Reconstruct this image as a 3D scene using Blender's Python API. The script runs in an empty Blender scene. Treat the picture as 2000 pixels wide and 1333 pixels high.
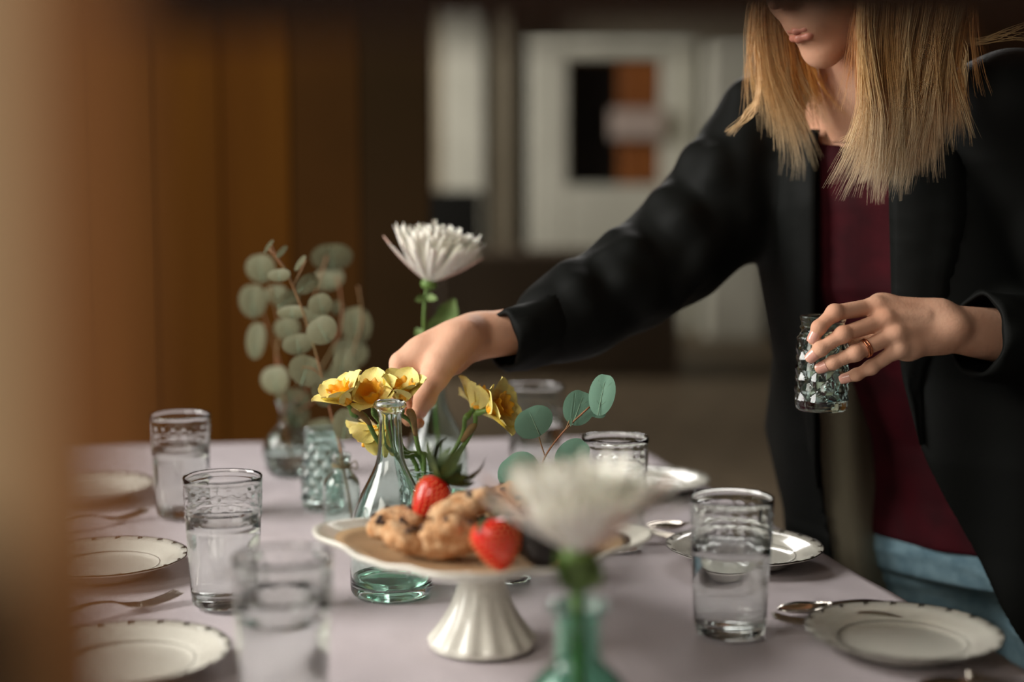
import bpy, math, random
import numpy as np
from mathutils import Vector, Matrix, noise
random.seed(7); np.random.seed(7)
PI = math.pi
# ------------------------------------------------------------------ camera, world, lights, exposure
CAMZ, PITCH, FPX = 1.16, math.radians(5.81), 50 / 36 * 2000
scn = bpy.context.scene
cam_d = bpy.data.cameras.new('camera'); cam = bpy.data.objects.new('camera', cam_d)
scn.collection.objects.link(cam); scn.camera = cam
cam.location = (0, 0, CAMZ); cam.rotation_euler = (PI / 2 - PITCH, 0, 0)
cam_d.lens = 50; cam_d.sensor_width = 36; cam_d.clip_start = 0.02; cam_d.clip_end = 60
cam_d.dof.use_dof = True; cam_d.dof.focus_distance = 1.515; cam_d.dof.aperture_fstop = 1.6
w = bpy.data.worlds.new('world'); scn.world = w; w.use_nodes = True
bg = w.node_tree.nodes['Background']; bg.inputs[0].default_value = (0.92, 0.95, 1.0, 1); bg.inputs[1].default_value = 0.05
scn.view_settings.view_transform = 'Standard'; scn.view_settings.look = 'None'
scn.view_settings.gamma = 1; scn.view_settings.exposure = 0.66; scn.view_settings.use_curve_mapping = False
scn.cycles.max_bounces = 14; scn.cycles.transmission_bounces = 14; scn.cycles.transparent_max_bounces = 12
scn.cycles.use_denoising = True; scn.cycles.denoising_input_passes = 'RGB'; scn.cycles.sample_clamp_indirect = 4; scn.cycles.blur_glossy = 0.6
def area(name, loc, target, sx, sy, power, col):
    l = bpy.data.lights.new(name, 'AREA'); l.shape = 'RECTANGLE'; l.size = sx; l.size_y = sy; l.energy = power; l.color = col
    o = bpy.data.objects.new(name, l); scn.collection.objects.link(o); o.location = loc
    o.rotation_euler = (Vector(target) - Vector(loc)).to_track_quat('-Z', 'Y').to_euler()
    return o
area('window_light_side', (-2.3, 1.2, 2.1), (0.3, 1.6, 0.85), 1.3, 1.6, 62, (1.0, 0.97, 0.92))
area('window_light_back', (0.5, 5.2, 2.9), (0.2, 1.5, 0.75), 1.6, 1.2, 34, (1.0, 0.97, 0.93))
area('fill_light_near', (-1.3, -0.7, 2.0), (0.5, 1.5, 1.0), 1.2, 1.0, 15, (1.0, 0.93, 0.83))  # added fill behind the camera, brightens the shelf post and the subjects
area('fill_light_hall', (-3.5, 9.2, 3.4), (2.0, 12.0, 1.2), 2.5, 2.0, 230, (1.0, 0.96, 0.88))  # added light for the far hall, no window is modelled there
# ------------------------------------------------------------------ projection helpers (a point at distance D along the view)
cP, sP = math.cos(PITCH), math.sin(PITCH)
def P(px, py, D):
    X = (px - 1000) / FPX; Y = (666.5 - py) / FPX
    t = D / (Y * sP + cP)
    return Vector((X * t, D, CAMZ + t * (Y * cP - sP)))
def T(px, py, z=0.75):
    X = (px - 1000) / FPX; Y = (666.5 - py) / FPX
    t = (z - CAMZ) / (Y * cP - sP)
    return Vector((X * t, t * (Y * sP + cP), z))
def ppm(D): return FPX / (D + 0.035)
def proj(p):
    x, y, z = p[..., 0], p[..., 1], p[..., 2] - CAMZ
    dep = y * cP - z * sP; up = y * sP + z * cP
    return 1000 + FPX * x / dep, 666.5 - FPX * up / dep
# ------------------------------------------------------------------ materials
def lin(c):
    f = lambda v: (v / 255 / 12.92) if v / 255 <= 0.04045 else ((v / 255 + 0.055) / 1.055) ** 2.4
    return (f(c[0]), f(c[1]), f(c[2]), 1)
MATS = {}
def mat(name, col, rough=0.5, var=None, scale=20, bump=0, bscale=80, metal=0, trans=0, ior=1.45, sheen=0, sss=0, coat=0, stretch=None, spec=None, detail=4, coord='Object'):
    if name in MATS: return MATS[name]
    m = bpy.data.materials.new(name); m.use_nodes = True; nt = m.node_tree; b = nt.nodes['Principled BSDF']
    b.inputs['Base Color'].default_value = lin(col); b.inputs['Roughness'].default_value = rough
    b.inputs['Metallic'].default_value = metal; b.inputs['Transmission Weight'].default_value = trans; b.inputs['IOR'].default_value = ior
    if sheen: b.inputs['Sheen Weight'].default_value = sheen; b.inputs['Sheen Roughness'].default_value = 0.35; b.inputs['Sheen Tint'].default_value = lin(tuple(min(255, c * 1.5 + 40) for c in col))
    if coat: b.inputs['Coat Weight'].default_value = coat
    if spec is not None: b.inputs['Specular IOR Level'].default_value = spec
    if sss:
        b.inputs['Subsurface Weight'].default_value = sss; b.inputs['Subsurface Radius'].default_value = (1, .35, .2); b.inputs['Subsurface Scale'].default_value = 0.004
    tc = nt.nodes.new('ShaderNodeTexCoord'); mp = nt.nodes.new('ShaderNodeMapping'); nt.links.new(tc.outputs[coord], mp.inputs[0])
    if stretch: mp.inputs['Scale'].default_value = stretch
    if var:
        n = nt.nodes.new('ShaderNodeTexNoise'); n.inputs['Scale'].default_value = scale; n.inputs['Detail'].default_value = detail
        r = nt.nodes.new('ShaderNodeValToRGB'); r.color_ramp.elements[0].position = 0.33; r.color_ramp.elements[1].position = 0.67
        r.color_ramp.elements[0].color = lin(var); r.color_ramp.elements[1].color = lin(col)
        nt.links.new(mp.outputs[0], n.inputs['Vector']); nt.links.new(n.outputs[0], r.inputs[0]); nt.links.new(r.outputs[0], b.inputs['Base Color'])
    if bump:
        n2 = nt.nodes.new('ShaderNodeTexNoise'); n2.inputs['Scale'].default_value = bscale; n2.inputs['Detail'].default_value = 5
        bp = nt.nodes.new('ShaderNodeBump'); bp.inputs['Strength'].default_value = bump; bp.inputs['Distance'].default_value = 0.003
        nt.links.new(mp.outputs[0], n2.inputs['Vector']); nt.links.new(n2.outputs[0], bp.inputs['Height']); nt.links.new(bp.outputs[0], b.inputs['Normal'])
    MATS[name] = m
    return m
TEALD = mat('deep_green_glass', (190, 234, 214), 0.03, trans=1, ior=1.40)
GLASS = mat('clear_glass', (250, 252, 251), 0.02, trans=1, ior=1.47)
GREENISH = mat('aqua_glass', (240, 251, 247), 0.02, trans=1, ior=1.47)
AQUA = mat('pressed_aqua_glass', (228, 247, 242), 0.03, trans=1, ior=1.5)
TEAL = mat('teal_glass', (184, 232, 214), 0.03, trans=1, ior=1.47)
WATER = mat('water', (252, 254, 254), 0.0, trans=1, ior=1.33)
SKIN = mat('skin', (226, 180, 152), 0.62, spec=0.25, var=(208, 152, 122), scale=14, bump=0.12, bscale=260, sss=0.15)
NAIL = mat('nail', (228, 170, 152), 0.25, coat=0.4)
LIP = mat('lip', (204, 132, 112), 0.4)
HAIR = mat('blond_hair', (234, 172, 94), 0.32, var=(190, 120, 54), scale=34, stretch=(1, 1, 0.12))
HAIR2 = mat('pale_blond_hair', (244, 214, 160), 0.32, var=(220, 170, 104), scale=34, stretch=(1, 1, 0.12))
for m_ in (HAIR, HAIR2):   # colour mixes to a pale tone towards the lower ends
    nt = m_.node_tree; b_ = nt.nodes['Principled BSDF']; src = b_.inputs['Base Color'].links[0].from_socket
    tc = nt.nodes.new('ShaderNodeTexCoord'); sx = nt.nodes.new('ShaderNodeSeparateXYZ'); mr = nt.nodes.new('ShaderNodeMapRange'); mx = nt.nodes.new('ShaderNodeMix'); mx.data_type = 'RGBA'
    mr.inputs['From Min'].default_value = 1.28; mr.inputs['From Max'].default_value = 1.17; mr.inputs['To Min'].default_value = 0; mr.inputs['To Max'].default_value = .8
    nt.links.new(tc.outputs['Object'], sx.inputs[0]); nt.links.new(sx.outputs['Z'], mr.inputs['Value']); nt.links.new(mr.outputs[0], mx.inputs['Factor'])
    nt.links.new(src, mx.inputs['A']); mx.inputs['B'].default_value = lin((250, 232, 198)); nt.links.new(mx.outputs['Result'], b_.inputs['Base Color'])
BLAZER = mat('black_crepe', (7, 9, 7), 0.70, sheen=0.04, bump=0.06, bscale=900, spec=0.20)
LINING = mat('grey_lining', (136, 130, 110), 0.6, bump=0.1, bscale=60)
VELVET = mat('burgundy_velvet', (62, 8, 18), 0.8, sheen=0.35, var=(44, 5, 12), scale=22, bump=0.15, bscale=45, spec=0.2)
DENIM = mat('light_denim', (126, 156, 168), 0.85, var=(98, 128, 142), scale=60, bump=0.4, bscale=600, spec=0.2)
CLOTH = mat('lilac_linen', (200, 191, 194), 0.9, var=(190, 181, 185), scale=5, bump=0.35, bscale=30, spec=0.15)
CHINA = mat('white_china', (226, 224, 212), 0.14, coat=0.5)
STONEW = mat('cream_ironstone', (228, 226, 214), 0.22, coat=0.3)
PLATIN = mat('dark_platinum', (70, 64, 56), 0.3, metal=0.8)
STEEL = mat('polished_steel', (190, 182, 170), 0.16, metal=1)
COPPER = mat('rose_gold', (214, 140, 100), 0.2, metal=1)
COOKIE = mat('cookie', (220, 184, 142), 0.9, var=(186, 128, 78), scale=90, bump=1.0, bscale=220)
CHIP = mat('chocolate', (46, 26, 18), 0.4)
BERRY = mat('strawberry_red', (226, 40, 30), 0.28, var=(200, 14, 14), scale=30, coat=0.3)
SEED = mat('berry_seed', (226, 150, 90), 0.5)
DARKB = mat('dark_chocolate_shell', (34, 28, 26), 0.4, var=(52, 46, 44), scale=260)
CALYX = mat('berry_leaf', (66, 84, 34), 0.6, var=(38, 54, 22), scale=60)
EUC = mat('eucalyptus_leaf', (128, 168, 146), 0.6, var=(106, 148, 126), scale=55)
EUC2 = mat('olive_eucalyptus_leaf', (118, 116, 88), 0.62, var=(94, 94, 66), scale=45)
VEIN = mat('leaf_vein', (150, 178, 150), 0.6)
TWIG = mat('reddish_twig', (150, 96, 66), 0.6, var=(120, 110, 70), scale=30)
STEMG = mat('green_stem', (104, 134, 62), 0.5, var=(84, 116, 54), scale=30)
BROWNST = mat('papery_spathe', (150, 118, 74), 0.7, var=(112, 92, 52), scale=60)
MUM = mat('white_petal', (250, 248, 240), 0.6, var=(244, 241, 228), scale=30, sss=0.1)
MUMIN = mat('pink_petal_tip', (222, 186, 170), 0.6)
DAFF = mat('daffodil_petal', (250, 238, 156), 0.55, var=(246, 226, 126), scale=60, sss=0.1)
TRUMP = mat('daffodil_trumpet', (252, 188, 52), 0.5, var=(248, 168, 30), scale=70, sss=0.1)
KRAFT = mat('kraft_paper', (176, 146, 108), 0.8, var=(160, 128, 92), scale=14)
TWINE = mat('jute_twine', (120, 110, 82), 0.9)
WOODP = mat('pale_wood', (234, 202, 160), 0.7, var=(220, 186, 140), scale=8, stretch=(6, 6, 0.5))
WOODD = mat('dark_wood', (58, 34, 12), 0.85, spec=0.1, var=(44, 26, 8), scale=8, stretch=(0.5, 6, 6))
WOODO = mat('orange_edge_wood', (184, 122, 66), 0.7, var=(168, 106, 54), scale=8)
DKBROWN = mat('dark_brown', (44, 30, 18), 0.6)
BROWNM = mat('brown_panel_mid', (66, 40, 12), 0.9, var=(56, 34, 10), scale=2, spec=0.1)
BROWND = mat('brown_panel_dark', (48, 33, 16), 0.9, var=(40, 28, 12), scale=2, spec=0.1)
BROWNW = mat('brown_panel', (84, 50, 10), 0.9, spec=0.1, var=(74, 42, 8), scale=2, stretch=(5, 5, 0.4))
FLOORM = mat('floor_board', (128, 112, 90), 0.6, var=(104, 90, 72), scale=3, stretch=(4, 0.5, 1))
WALLM = mat('grey_beige_plaster', (150, 140, 122), 0.9, var=(134, 124, 106), scale=1.2)
CEILM = mat('dim_ceiling', (90, 76, 58), 0.9)
WHITEP = mat('white_paint', (214, 212, 198), 0.6, var=(196, 194, 180), scale=2)
BLACKP = mat('black_panel', (18, 18, 14), 0.5)
ORANGEW = mat('orange_wood', (150, 86, 30), 0.6, var=(120, 66, 22), scale=6)
PINKW = mat('pinkish_card', (188, 170, 160), 0.8)
COUNTER = mat('grey_brown_counter', (98, 84, 68), 0.7, var=(84, 70, 56), scale=2)
EYEW = mat('eye_white', (235, 232, 228), 0.2); EYEI = mat('iris', (70, 96, 110), 0.2); BROWM = mat('brow_hair', (140, 100, 62), 0.7)
SHOEM = mat('black_leather', (20, 18, 17), 0.4)
# ------------------------------------------------------------------ mesh helpers
COL = scn.collection
def mesh(name, V, F, mats, smooth=True, mi=None):
    me = bpy.data.meshes.new(name)
    V = np.asarray(V, dtype=float)
    me.from_pydata(V.tolist(), [], [tuple(int(i) for i in f) for f in F]) if not isinstance(F, np.ndarray) else me.from_pydata(V.tolist(), [], F.tolist())
    for m in (mats if isinstance(mats, (list, tuple)) else [mats]): me.materials.append(m)
    if mi is not None: me.polygons.foreach_set('material_index', np.asarray(mi, dtype=np.int32))
    me.polygons.foreach_set('use_smooth', [smooth] * len(me.polygons)); me.update()
    return me
def obj(name, me, parent=None):
    o = bpy.data.objects.new(name, me); COL.objects.link(o)
    if parent is not None: o.parent = parent
    return o
def tag(o, label, cat, group=None):
    o['label'] = label; o['category'] = cat
    if group: o['group'] = group
    return o
def empty(name, loc, label, cat, group=None, rz=0):
    o = bpy.data.objects.new(name, None); COL.objects.link(o); o.location = loc; o.rotation_euler = (0, 0, rz); o.empty_display_size = 0.02
    return tag(o, label, cat, group)
def struct(o): o['kind'] = 'structure'; return o
def copy_tree(o, parent=None):
    c = o.copy(); COL.objects.link(c)
    if parent is not None: c.parent = parent
    for ch in [x for x in o.children]: copy_tree(ch, c)
    return c
class MB:
    def __init__(s): s.V = []; s.F = []; s.M = []
    def add(s, V, F, m=0):
        n = len(s.V); s.V.extend([tuple(v) for v in V]); s.F.extend([tuple(i + n for i in f) for f in F]); s.M.extend([m] * len(F)); return s
    def box(s, lo, hi, m=0, bev=0):
        x0, y0, z0 = lo; x1, y1, z1 = hi; b = min(bev, (x1 - x0) / 3, (y1 - y0) / 3, (z1 - z0) / 3) if bev else 0
        if not b:
            V = [(x, y, z) for z in (z0, z1) for x, y in ((x0, y0), (x1, y0), (x1, y1), (x0, y1))]
            F = [(3, 2, 1, 0), (4, 5, 6, 7), (0, 1, 5, 4), (1, 2, 6, 5), (2, 3, 7, 6), (3, 0, 4, 7)]
            return s.add(V, F, m)
        rings = []
        for z, i in ((z0, b), (z0 + b, 0), (z1 - b, 0), (z1, b)):
            rings.append([(x0 + b, y0 + i, z), (x1 - b, y0 + i, z), (x1 - i, y0 + b, z), (x1 - i, y1 - b, z), (x1 - b, y1 - i, z), (x0 + b, y1 - i, z), (x0 + i, y1 - b, z), (x0 + i, y0 + b, z)])
        V = [v for r in rings for v in r]
        F = [tuple(reversed(range(8))), tuple(range(24, 32))]
        for k in range(3):
            for i in range(8): j = (i + 1) % 8; F.append((k * 8 + i, k * 8 + j, k * 8 + 8 + j, k * 8 + 8 + i))
        return s.add(V, F, m)
    def tube(s, pts, r, seg=8, m=0, cap=True):
        pts = [Vector(p) for p in pts]; n = len(pts); rs = r if isinstance(r, (list, tuple)) else [r] * n
        V = []; F = []; prev = None
        for i, p in enumerate(pts):
            t = (pts[min(i + 1, n - 1)] - pts[max(i - 1, 0)]).normalized()
            a = prev if prev is not None else (Vector((0, 0, 1)) if abs(t.z) < 0.9 else Vector((1, 0, 0)))
            a = (a - t * a.dot(t)).normalized(); prev = a; b = t.cross(a)
            for k in range(seg):
                an = 2 * PI * k / seg; V.append(p + (a * math.cos(an) + b * math.sin(an)) * rs[i])
        for i in range(n - 1):
            for k in range(seg): k2 = (k + 1) % seg; F.append((i * seg + k, i * seg + k2, (i + 1) * seg + k2, (i + 1) * seg + k))
        if cap: F.append(tuple(reversed(range(seg)))); F.append(tuple(range((n - 1) * seg, n * seg)))
        return s.add(V, F, m)
    def ball(s, c, r, seg=10, rings=7, m=0, fn=None):
        V = []; F = []; r = r if isinstance(r, (list, tuple)) else (r, r, r)
        for i in range(rings + 1):
            th = PI * i / rings
            for k in range(seg):
                ph = 2 * PI * k / seg; d = Vector((math.sin(th) * math.cos(ph), math.sin(th) * math.sin(ph), math.cos(th)))
                q = Vector((d.x * r[0], d.y * r[1], d.z * r[2]))
                if fn: q = fn(q, d)
                V.append(Vector(c) + q)
        for i in range(rings):
            for k in range(seg): k2 = (k + 1) % seg; F.append((i * seg + k, (i + 1) * seg + k, (i + 1) * seg + k2, i * seg + k2))
        return s.add(V, F, m)
    def mesh(s, name, mats, smooth=True): return mesh(name, s.V, s.F, mats, smooth, s.M)
    def build(s, name, mats, parent=None, smooth=True): return obj(name, s.mesh(name, mats, smooth), parent)
def spline(pts, n=24):
    pts = [Vector(p) for p in pts]
    if len(pts) == 2: return [pts[0].lerp(pts[1], i / (n - 1)) for i in range(n)]
    out = []; m = len(pts) - 1
    for i in range(n):
        u = i / (n - 1) * m; k = min(int(u), m - 1); t = u - k
        p0 = pts[max(k - 1, 0)]; p1 = pts[k]; p2 = pts[k + 1]; p3 = pts[min(k + 2, m)]
        out.append(0.5 * ((2 * p1) + (p2 - p0) * t + (2 * p0 - 5 * p1 + 4 * p2 - p3) * t * t + (3 * p1 - p0 - 3 * p2 + p3) * t ** 3))
    return out
def resample(prof, n):
    q = spline([(a, b, 0) for a, b in prof], n); return [(max(v.x, 0), v.y) for v in q]
def lathe(prof, seg=48, fn=None, closed=False):
    """prof: (r, z) list. closed joins the last ring back to the first (a hollow wall)"""
    V = []; F = []; n = len(prof)
    for i, (r, z) in enumerate(prof):
        for k in range(seg):
            a = 2 * PI * k / seg; rr, zz = (r, z) if fn is None else fn(r, z, a, i)
            V.append((rr * math.cos(a), rr * math.sin(a), zz))
    for i in range(n if closed else n - 1):
        j = (i + 1) % n
        for k in range(seg): k2 = (k + 1) % seg; F.append((i * seg + k, i * seg + k2, j * seg + k2, j * seg + k))
    if not closed:
        if prof[0][0] < 1e-6 or prof[-1][0] < 1e-6: pass
    return V, F
def lathe_obj(name, prof, m, parent=None, seg=48, fn=None, smooth=True, closed=False):
    V, F = lathe(prof, seg, fn, closed); return obj(name, mesh(name, V, F, m, smooth), parent)
# ------------------------------------------------------------------ signed distance fields and surface nets
class Field:
    def __init__(s, lo, hi, h):
        s.lo = np.array(lo, float); s.h = h; n = np.ceil((np.array(hi) - s.lo) / h).astype(int) + 1
        s.ax = [s.lo[i] + h * np.arange(n[i]) for i in range(3)]; s.F = np.full(n, 0.5, dtype=np.float32)
    def blk(s, lo, hi):
        sl = []
        for i in range(3):
            a = int(max(0, math.floor((lo[i] - s.lo[i]) / s.h))); b = int(min(len(s.ax[i]), math.ceil((hi[i] - s.lo[i]) / s.h) + 1))
            if b <= a: return None, None
            sl.append(slice(a, b))
        g = [s.ax[0][sl[0]][:, None, None], s.ax[1][sl[1]][None, :, None], s.ax[2][sl[2]][None, None, :]]
        return tuple(sl), g
    def comb(s, sl, d, k, sub=False):
        A = s.F[sl]; d = d.astype(np.float32)
        if sub: A = -A
        if k > 0: h = np.maximum(k - np.abs(A - d), 0) / k; R = np.minimum(A, d) - h * h * k * 0.25
        else: R = np.minimum(A, d)
        s.F[sl] = -R if sub else R
    def cone(s, a, b, ra, rb, k=0.01, sub=False):
        a = np.array(a, float); b = np.array(b, float); m = max(ra, rb) + k + 4 * s.h
        sl, g = s.blk(np.minimum(a, b) - m, np.maximum(a, b) + m)
        if sl is None: return s
        ba = b - a; L = max(float(ba @ ba), 1e-9); q = [g[i] - a[i] for i in range(3)]
        t = np.clip((q[0] * ba[0] + q[1] * ba[1] + q[2] * ba[2]) / L, 0, 1)
        d = np.sqrt(sum((q[i] - t * ba[i]) ** 2 for i in range(3))) - (ra + (rb - ra) * t)
        s.comb(sl, d, k, sub); return s
    def chain(s, pts, rs, k=0.01):
        for i in range(len(pts) - 1): s.cone(pts[i], pts[i + 1], rs[i], rs[i + 1], k)
        return s
    def ell(s, c, r, R=None, k=0.01, sub=False):
        c = np.array(c, float); m = max(r) + k + 4 * s.h; sl, g = s.blk(c - m, c + m)
        if sl is None: return s
        q = [g[i] - c[i] for i in range(3)]
        if R is not None: q = [q[0] * R[j][0] + q[1] * R[j][1] + q[2] * R[j][2] for j in range(3)]
        k0 = np.sqrt(sum((q[i] / r[i]) ** 2 for i in range(3))); k1 = np.sqrt(sum((q[i] / r[i] ** 2) ** 2 for i in range(3))) + 1e-9
        s.comb(sl, k0 * (k0 - 1) / k1, k, sub); return s
    def func(s, lo, hi, f, k=0.01, sub=False):
        sl, g = s.blk(lo, hi)
        if sl is not None: s.comb(sl, np.broadcast_to(f(*g), s.F[sl].shape), k, sub)
        return s
    def net(s):
        F = s.F; S = F < 0; nx, ny, nz = F.shape
        cnt = np.zeros((nx - 1, ny - 1, nz - 1), np.uint8)
        for dx in (0, 1):
            for dy in (0, 1):
                for dz in (0, 1): cnt += S[dx:nx - 1 + dx, dy:ny - 1 + dy, dz:nz - 1 + dz]
        I, J, K = np.nonzero((cnt > 0) & (cnt < 8)); idx = np.full(cnt.shape, -1, np.int64); idx[I, J, K] = np.arange(len(I))
        acc = np.zeros((len(I), 3)); num = np.zeros(len(I)); C = [(0, 0, 0), (1, 0, 0), (0, 1, 0), (1, 1, 0), (0, 0, 1), (1, 0, 1), (0, 1, 1), (1, 1, 1)]
        for a in range(8):
            for ax in range(3):
                if C[a][ax]: continue
                b = list(C[a]); b[ax] = 1
                va = F[I + C[a][0], J + C[a][1], K + C[a][2]]; vb = F[I + b[0], J + b[1], K + b[2]]; m = (va < 0) != (vb < 0)
                t = np.where(m, va / np.where(m, va - vb, 1), 0)
                for q in range(3): acc[:, q] += np.where(m, C[a][q] + (t if q == ax else 0), 0)
                num += m
        V = s.lo + s.h * (np.stack([I, J, K], 1) + acc / num[:, None]); Q = []
        for ax in range(3):
            u, v = (ax + 1) % 3, (ax + 2) % 3
            s0 = [slice(None)] * 3; s1 = [slice(None)] * 3; s0[ax] = slice(0, -1); s1[ax] = slice(1, None)
            for q in (u, v): s0[q] = s1[q] = slice(1, -1)
            A, B = S[tuple(s0)], S[tuple(s1)]; e = np.stack(np.nonzero(A != B), 1)
            if not len(e): continue
            ins = A[e[:, 0], e[:, 1], e[:, 2]]; e[:, u] += 1; e[:, v] += 1
            def ci(du, dv): x = e.copy(); x[:, u] -= du; x[:, v] -= dv; return idx[x[:, 0], x[:, 1], x[:, 2]]
            q = np.stack([ci(1, 1), ci(0, 1), ci(0, 0), ci(1, 0)], 1)
            q[~ins] = q[~ins][:, ::-1]; Q.append(q)
        Q = np.concatenate(Q); return V, Q[(Q >= 0).all(1)]
def join(parts):
    V = []; F = []; n = 0
    for v, f in parts: V.append(v); F.append(f + n); n += len(v)
    return np.concatenate(V), np.concatenate(F)
# ------------------------------------------------------------------ setting
struct(MB().box((-6, -2.5, -0.05), (7, 12.6, -0.001)).build('floor', FLOORM, smooth=False))
fl = bpy.data.objects['floor']
pl = MB().box((-0.0695, -1.0, 0), (0.0695, 1.0, 0.006), bev=0.003).mesh('plank', FLOORM, False)
for j in range(5):
    for i in range(22):
        o = obj('plank', pl, fl); o.location = (0.2 + i * 0.142, 3.6 + j * 2.004 + (0.7 if i % 2 else 0) - 0.4, -0.001)
struct(MB().box((-6, 12.6, 0), (7, 12.75, 3.4)).build('wall_back', WALLM, smooth=False))
struct(MB().box((-6, -2.5, 3.4), (7, 12.75, 3.5)).build('ceiling', CEILM, smooth=False))
struct(MB().box((5.2, -2.5, 0), (5.35, 12.6, 3.4)).build('wall_right', WALLM, smooth=False))
# brown plank partition behind the left half of the table
xr = P(842, 400, 3.3).x
part = empty('wooden_partition', (0, 3.3, 0), 'tall brown wooden partition of upright planks behind the table', 'partition')
n = 11; wd = (xr + 1.95) / n
for i in range(n):
    x0 = -1.95 + i * wd; dd = random.uniform(-0.003, 0.003)
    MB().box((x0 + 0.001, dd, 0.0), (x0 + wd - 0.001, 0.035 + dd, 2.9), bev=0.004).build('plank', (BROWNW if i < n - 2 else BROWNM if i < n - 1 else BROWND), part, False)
MB().box((-1.95, 0.036, 0.3), (xr, 0.08, 0.42)).build('cross_rail', BROWNW, part, False)
MB().box((-1.95, 0.036, 2.3), (xr, 0.08, 2.42)).build('cross_rail', BROWNW, part, False)
def R(px0, px1, py0, py1, D):  # rectangle seen at distance D as x/z extents
    a = P(px0, py1, D); b = P(px1, py0, D); return a.x, b.x, a.z, b.z
def panel(name, r, D, dep, m, parent=None, bev=0.01, z0=None, rel=0):
    x0, x1, za, zb = r
    return MB().box((x0, D - rel, za if z0 is None else z0), (x1, D + dep - rel, zb), bev=bev).build(name, m, parent, False)
D = 12.0
o = panel('white_pillar', R(868, 945, -60, 400, D), D, 0.4, WHITEP, z0=0); tag(o, 'white painted square pillar just right of the brown partition', 'pillar')
o = panel('grey_pillar', R(952, 1000, -60, 500, D + .1), D + .1, 0.4, WALLM, z0=0); tag(o, 'grey beige pillar between white pillar and display cabinet', 'pillar')
o = panel('dark_sideboard', R(780, 938, 372, 470, 9.9), 9.9, 0.5, BLACKP, z0=0); tag(o, 'low dark sideboard at the foot of the white pillar', 'sideboard')
cb = empty('display_cabinet', (0, D, 0), 'large white framed cabinet with a dark opening and orange boxes', 'cabinet')
x0, x1, za, zb = R(1032, 1362, 48, 508, D); ix0, ix1, iz0, iz1 = R(1108, 1292, 112, 362, D)
MB().box((x0, 0, 0), (ix0, .45, zb), bev=.02).build('side_panel', WHITEP, cb, False)
MB().box((ix1, 0, 0), (x1, .45, zb), bev=.02).build('side_panel', WHITEP, cb, False)
MB().box((ix0, 0, iz1), (ix1, .45, zb), bev=.01).build('top_panel', WHITEP, cb, False)
MB().box((ix0, 0, 0), (ix1, .45, iz0), bev=.01).build('front_panel', WHITEP, cb, False)
MB().box((ix0, .38, iz0), (ix1, .44, iz1)).build('back_panel', BLACKP, cb, False)
for y0, y1 in ((116, 212), (276, 360)):
    a, b, c, d = R(1212, 1288, y0, y1, D)
    q = MB().box((a, D + .03, c), (b, D + .3, d), bev=.01).build('wooden_box', ORANGEW, None, False)
    tag(q, 'orange wooden box on the %s level of the white display cabinet' % ('upper' if y0 < 200 else 'lower'), 'box', 'orange boxes in the cabinet')
a, b, c, d = R(1192, 1296, 214, 272, D)
q = MB().box((a, D - .1, c), (b, D - .005, d), bev=.01).build('pink_box', PINKW, None, False); tag(q, 'pale pinkish box jutting out between the two orange boxes', 'box')
o = panel('white_cabinet', R(1384, 1500, 60, 618, D - .5), D - .5, 0.5, WHITEP, z0=0); tag(o, 'tall white cabinet standing right of the display cabinet', 'cabinet')
o = panel('dark_door', R(1790, 2200, -80, 620, D), D, 0.1, WOODD, z0=0); tag(o, 'dark wooden door far behind the shoulder of the woman', 'door')
o = panel('long_counter', R(850, 1330, 492, 760, 9.0), 9.0, 0.7, COUNTER, z0=0, bev=.02); tag(o, 'long low grey brown counter in front of the display cabinet', 'counter')
# ------------------------------------------------------------------ shelving unit the photograph is taken through
sh = empty('open_shelf_unit', (0, 0, 0), 'out of focus wooden shelf unit with a pale post and a dark board above', 'shelf unit')
MB().box((-0.18, .222, 0), (-0.0760, .236, 1.7), bev=.003).build('post', WOODP, sh, False)
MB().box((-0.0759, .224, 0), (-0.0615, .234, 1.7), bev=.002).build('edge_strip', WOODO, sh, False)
MB().box((-0.19, .205, 0), (-0.0860, .219, 1.109), bev=.003).build('lower_dark_box', DKBROWN, sh, False)  # dark box in front of the lower part of the pale post
MB().box((-0.33, .40, 0), (-0.26, .44, 1.7), bev=.004).build('post', WOODP, sh, False)
MB().box((0.40, .20, 0), (0.44, .24, 1.7), bev=.004).build('post', WOODP, sh, False)
MB().box((0.40, .40, 0), (0.44, .44, 1.7), bev=.004).build('post', WOODP, sh, False)
zb = P(1000, 72, .44).z
MB().box((-0.33, .243, zb), (0.40, .44, zb + .022), bev=.003).build('shelf_board', WOODD, sh, False)
MB().box((-0.33, .243, .5), (0.40, .44, .522), bev=.003).build('shelf_board', WOODD, sh, False)
# ------------------------------------------------------------------ table and cloth
TC = [(-0.38, .62), (.584, .62), (.19, 2.43), (-.90, 2.33)]
def tq(u, v):
    a = Vector(TC[0]).lerp(Vector(TC[1]), u); b = Vector(TC[3]).lerp(Vector(TC[2]), u); return a.lerp(b, v)
tb = empty('dining_table', (0, 0, 0), 'long wooden dining table hidden under the lilac cloth', 'table')
V = [(*tq(u, v), z) for z in (.71, .7455) for u, v in ((.012, .008), (.988, .008), (.988, .992), (.012, .992))]
MB().add(V, [(3, 2, 1, 0), (4, 5, 6, 7), (0, 1, 5, 4), (1, 2, 6, 5), (2, 3, 7, 6), (3, 0, 4, 7)]).build('tabletop', WOODD, tb, False)
for u, v in ((.06, .05), (.94, .05), (.94, .95), (.06, .95)):
    c = tq(u, v); MB().box((c.x - .03, c.y - .03, 0.006), (c.x + .03, c.y + .03, .71), bev=.004).build('leg', WOODD, tb, False)
NU, NV = 120, 220; V = []; F = []
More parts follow.
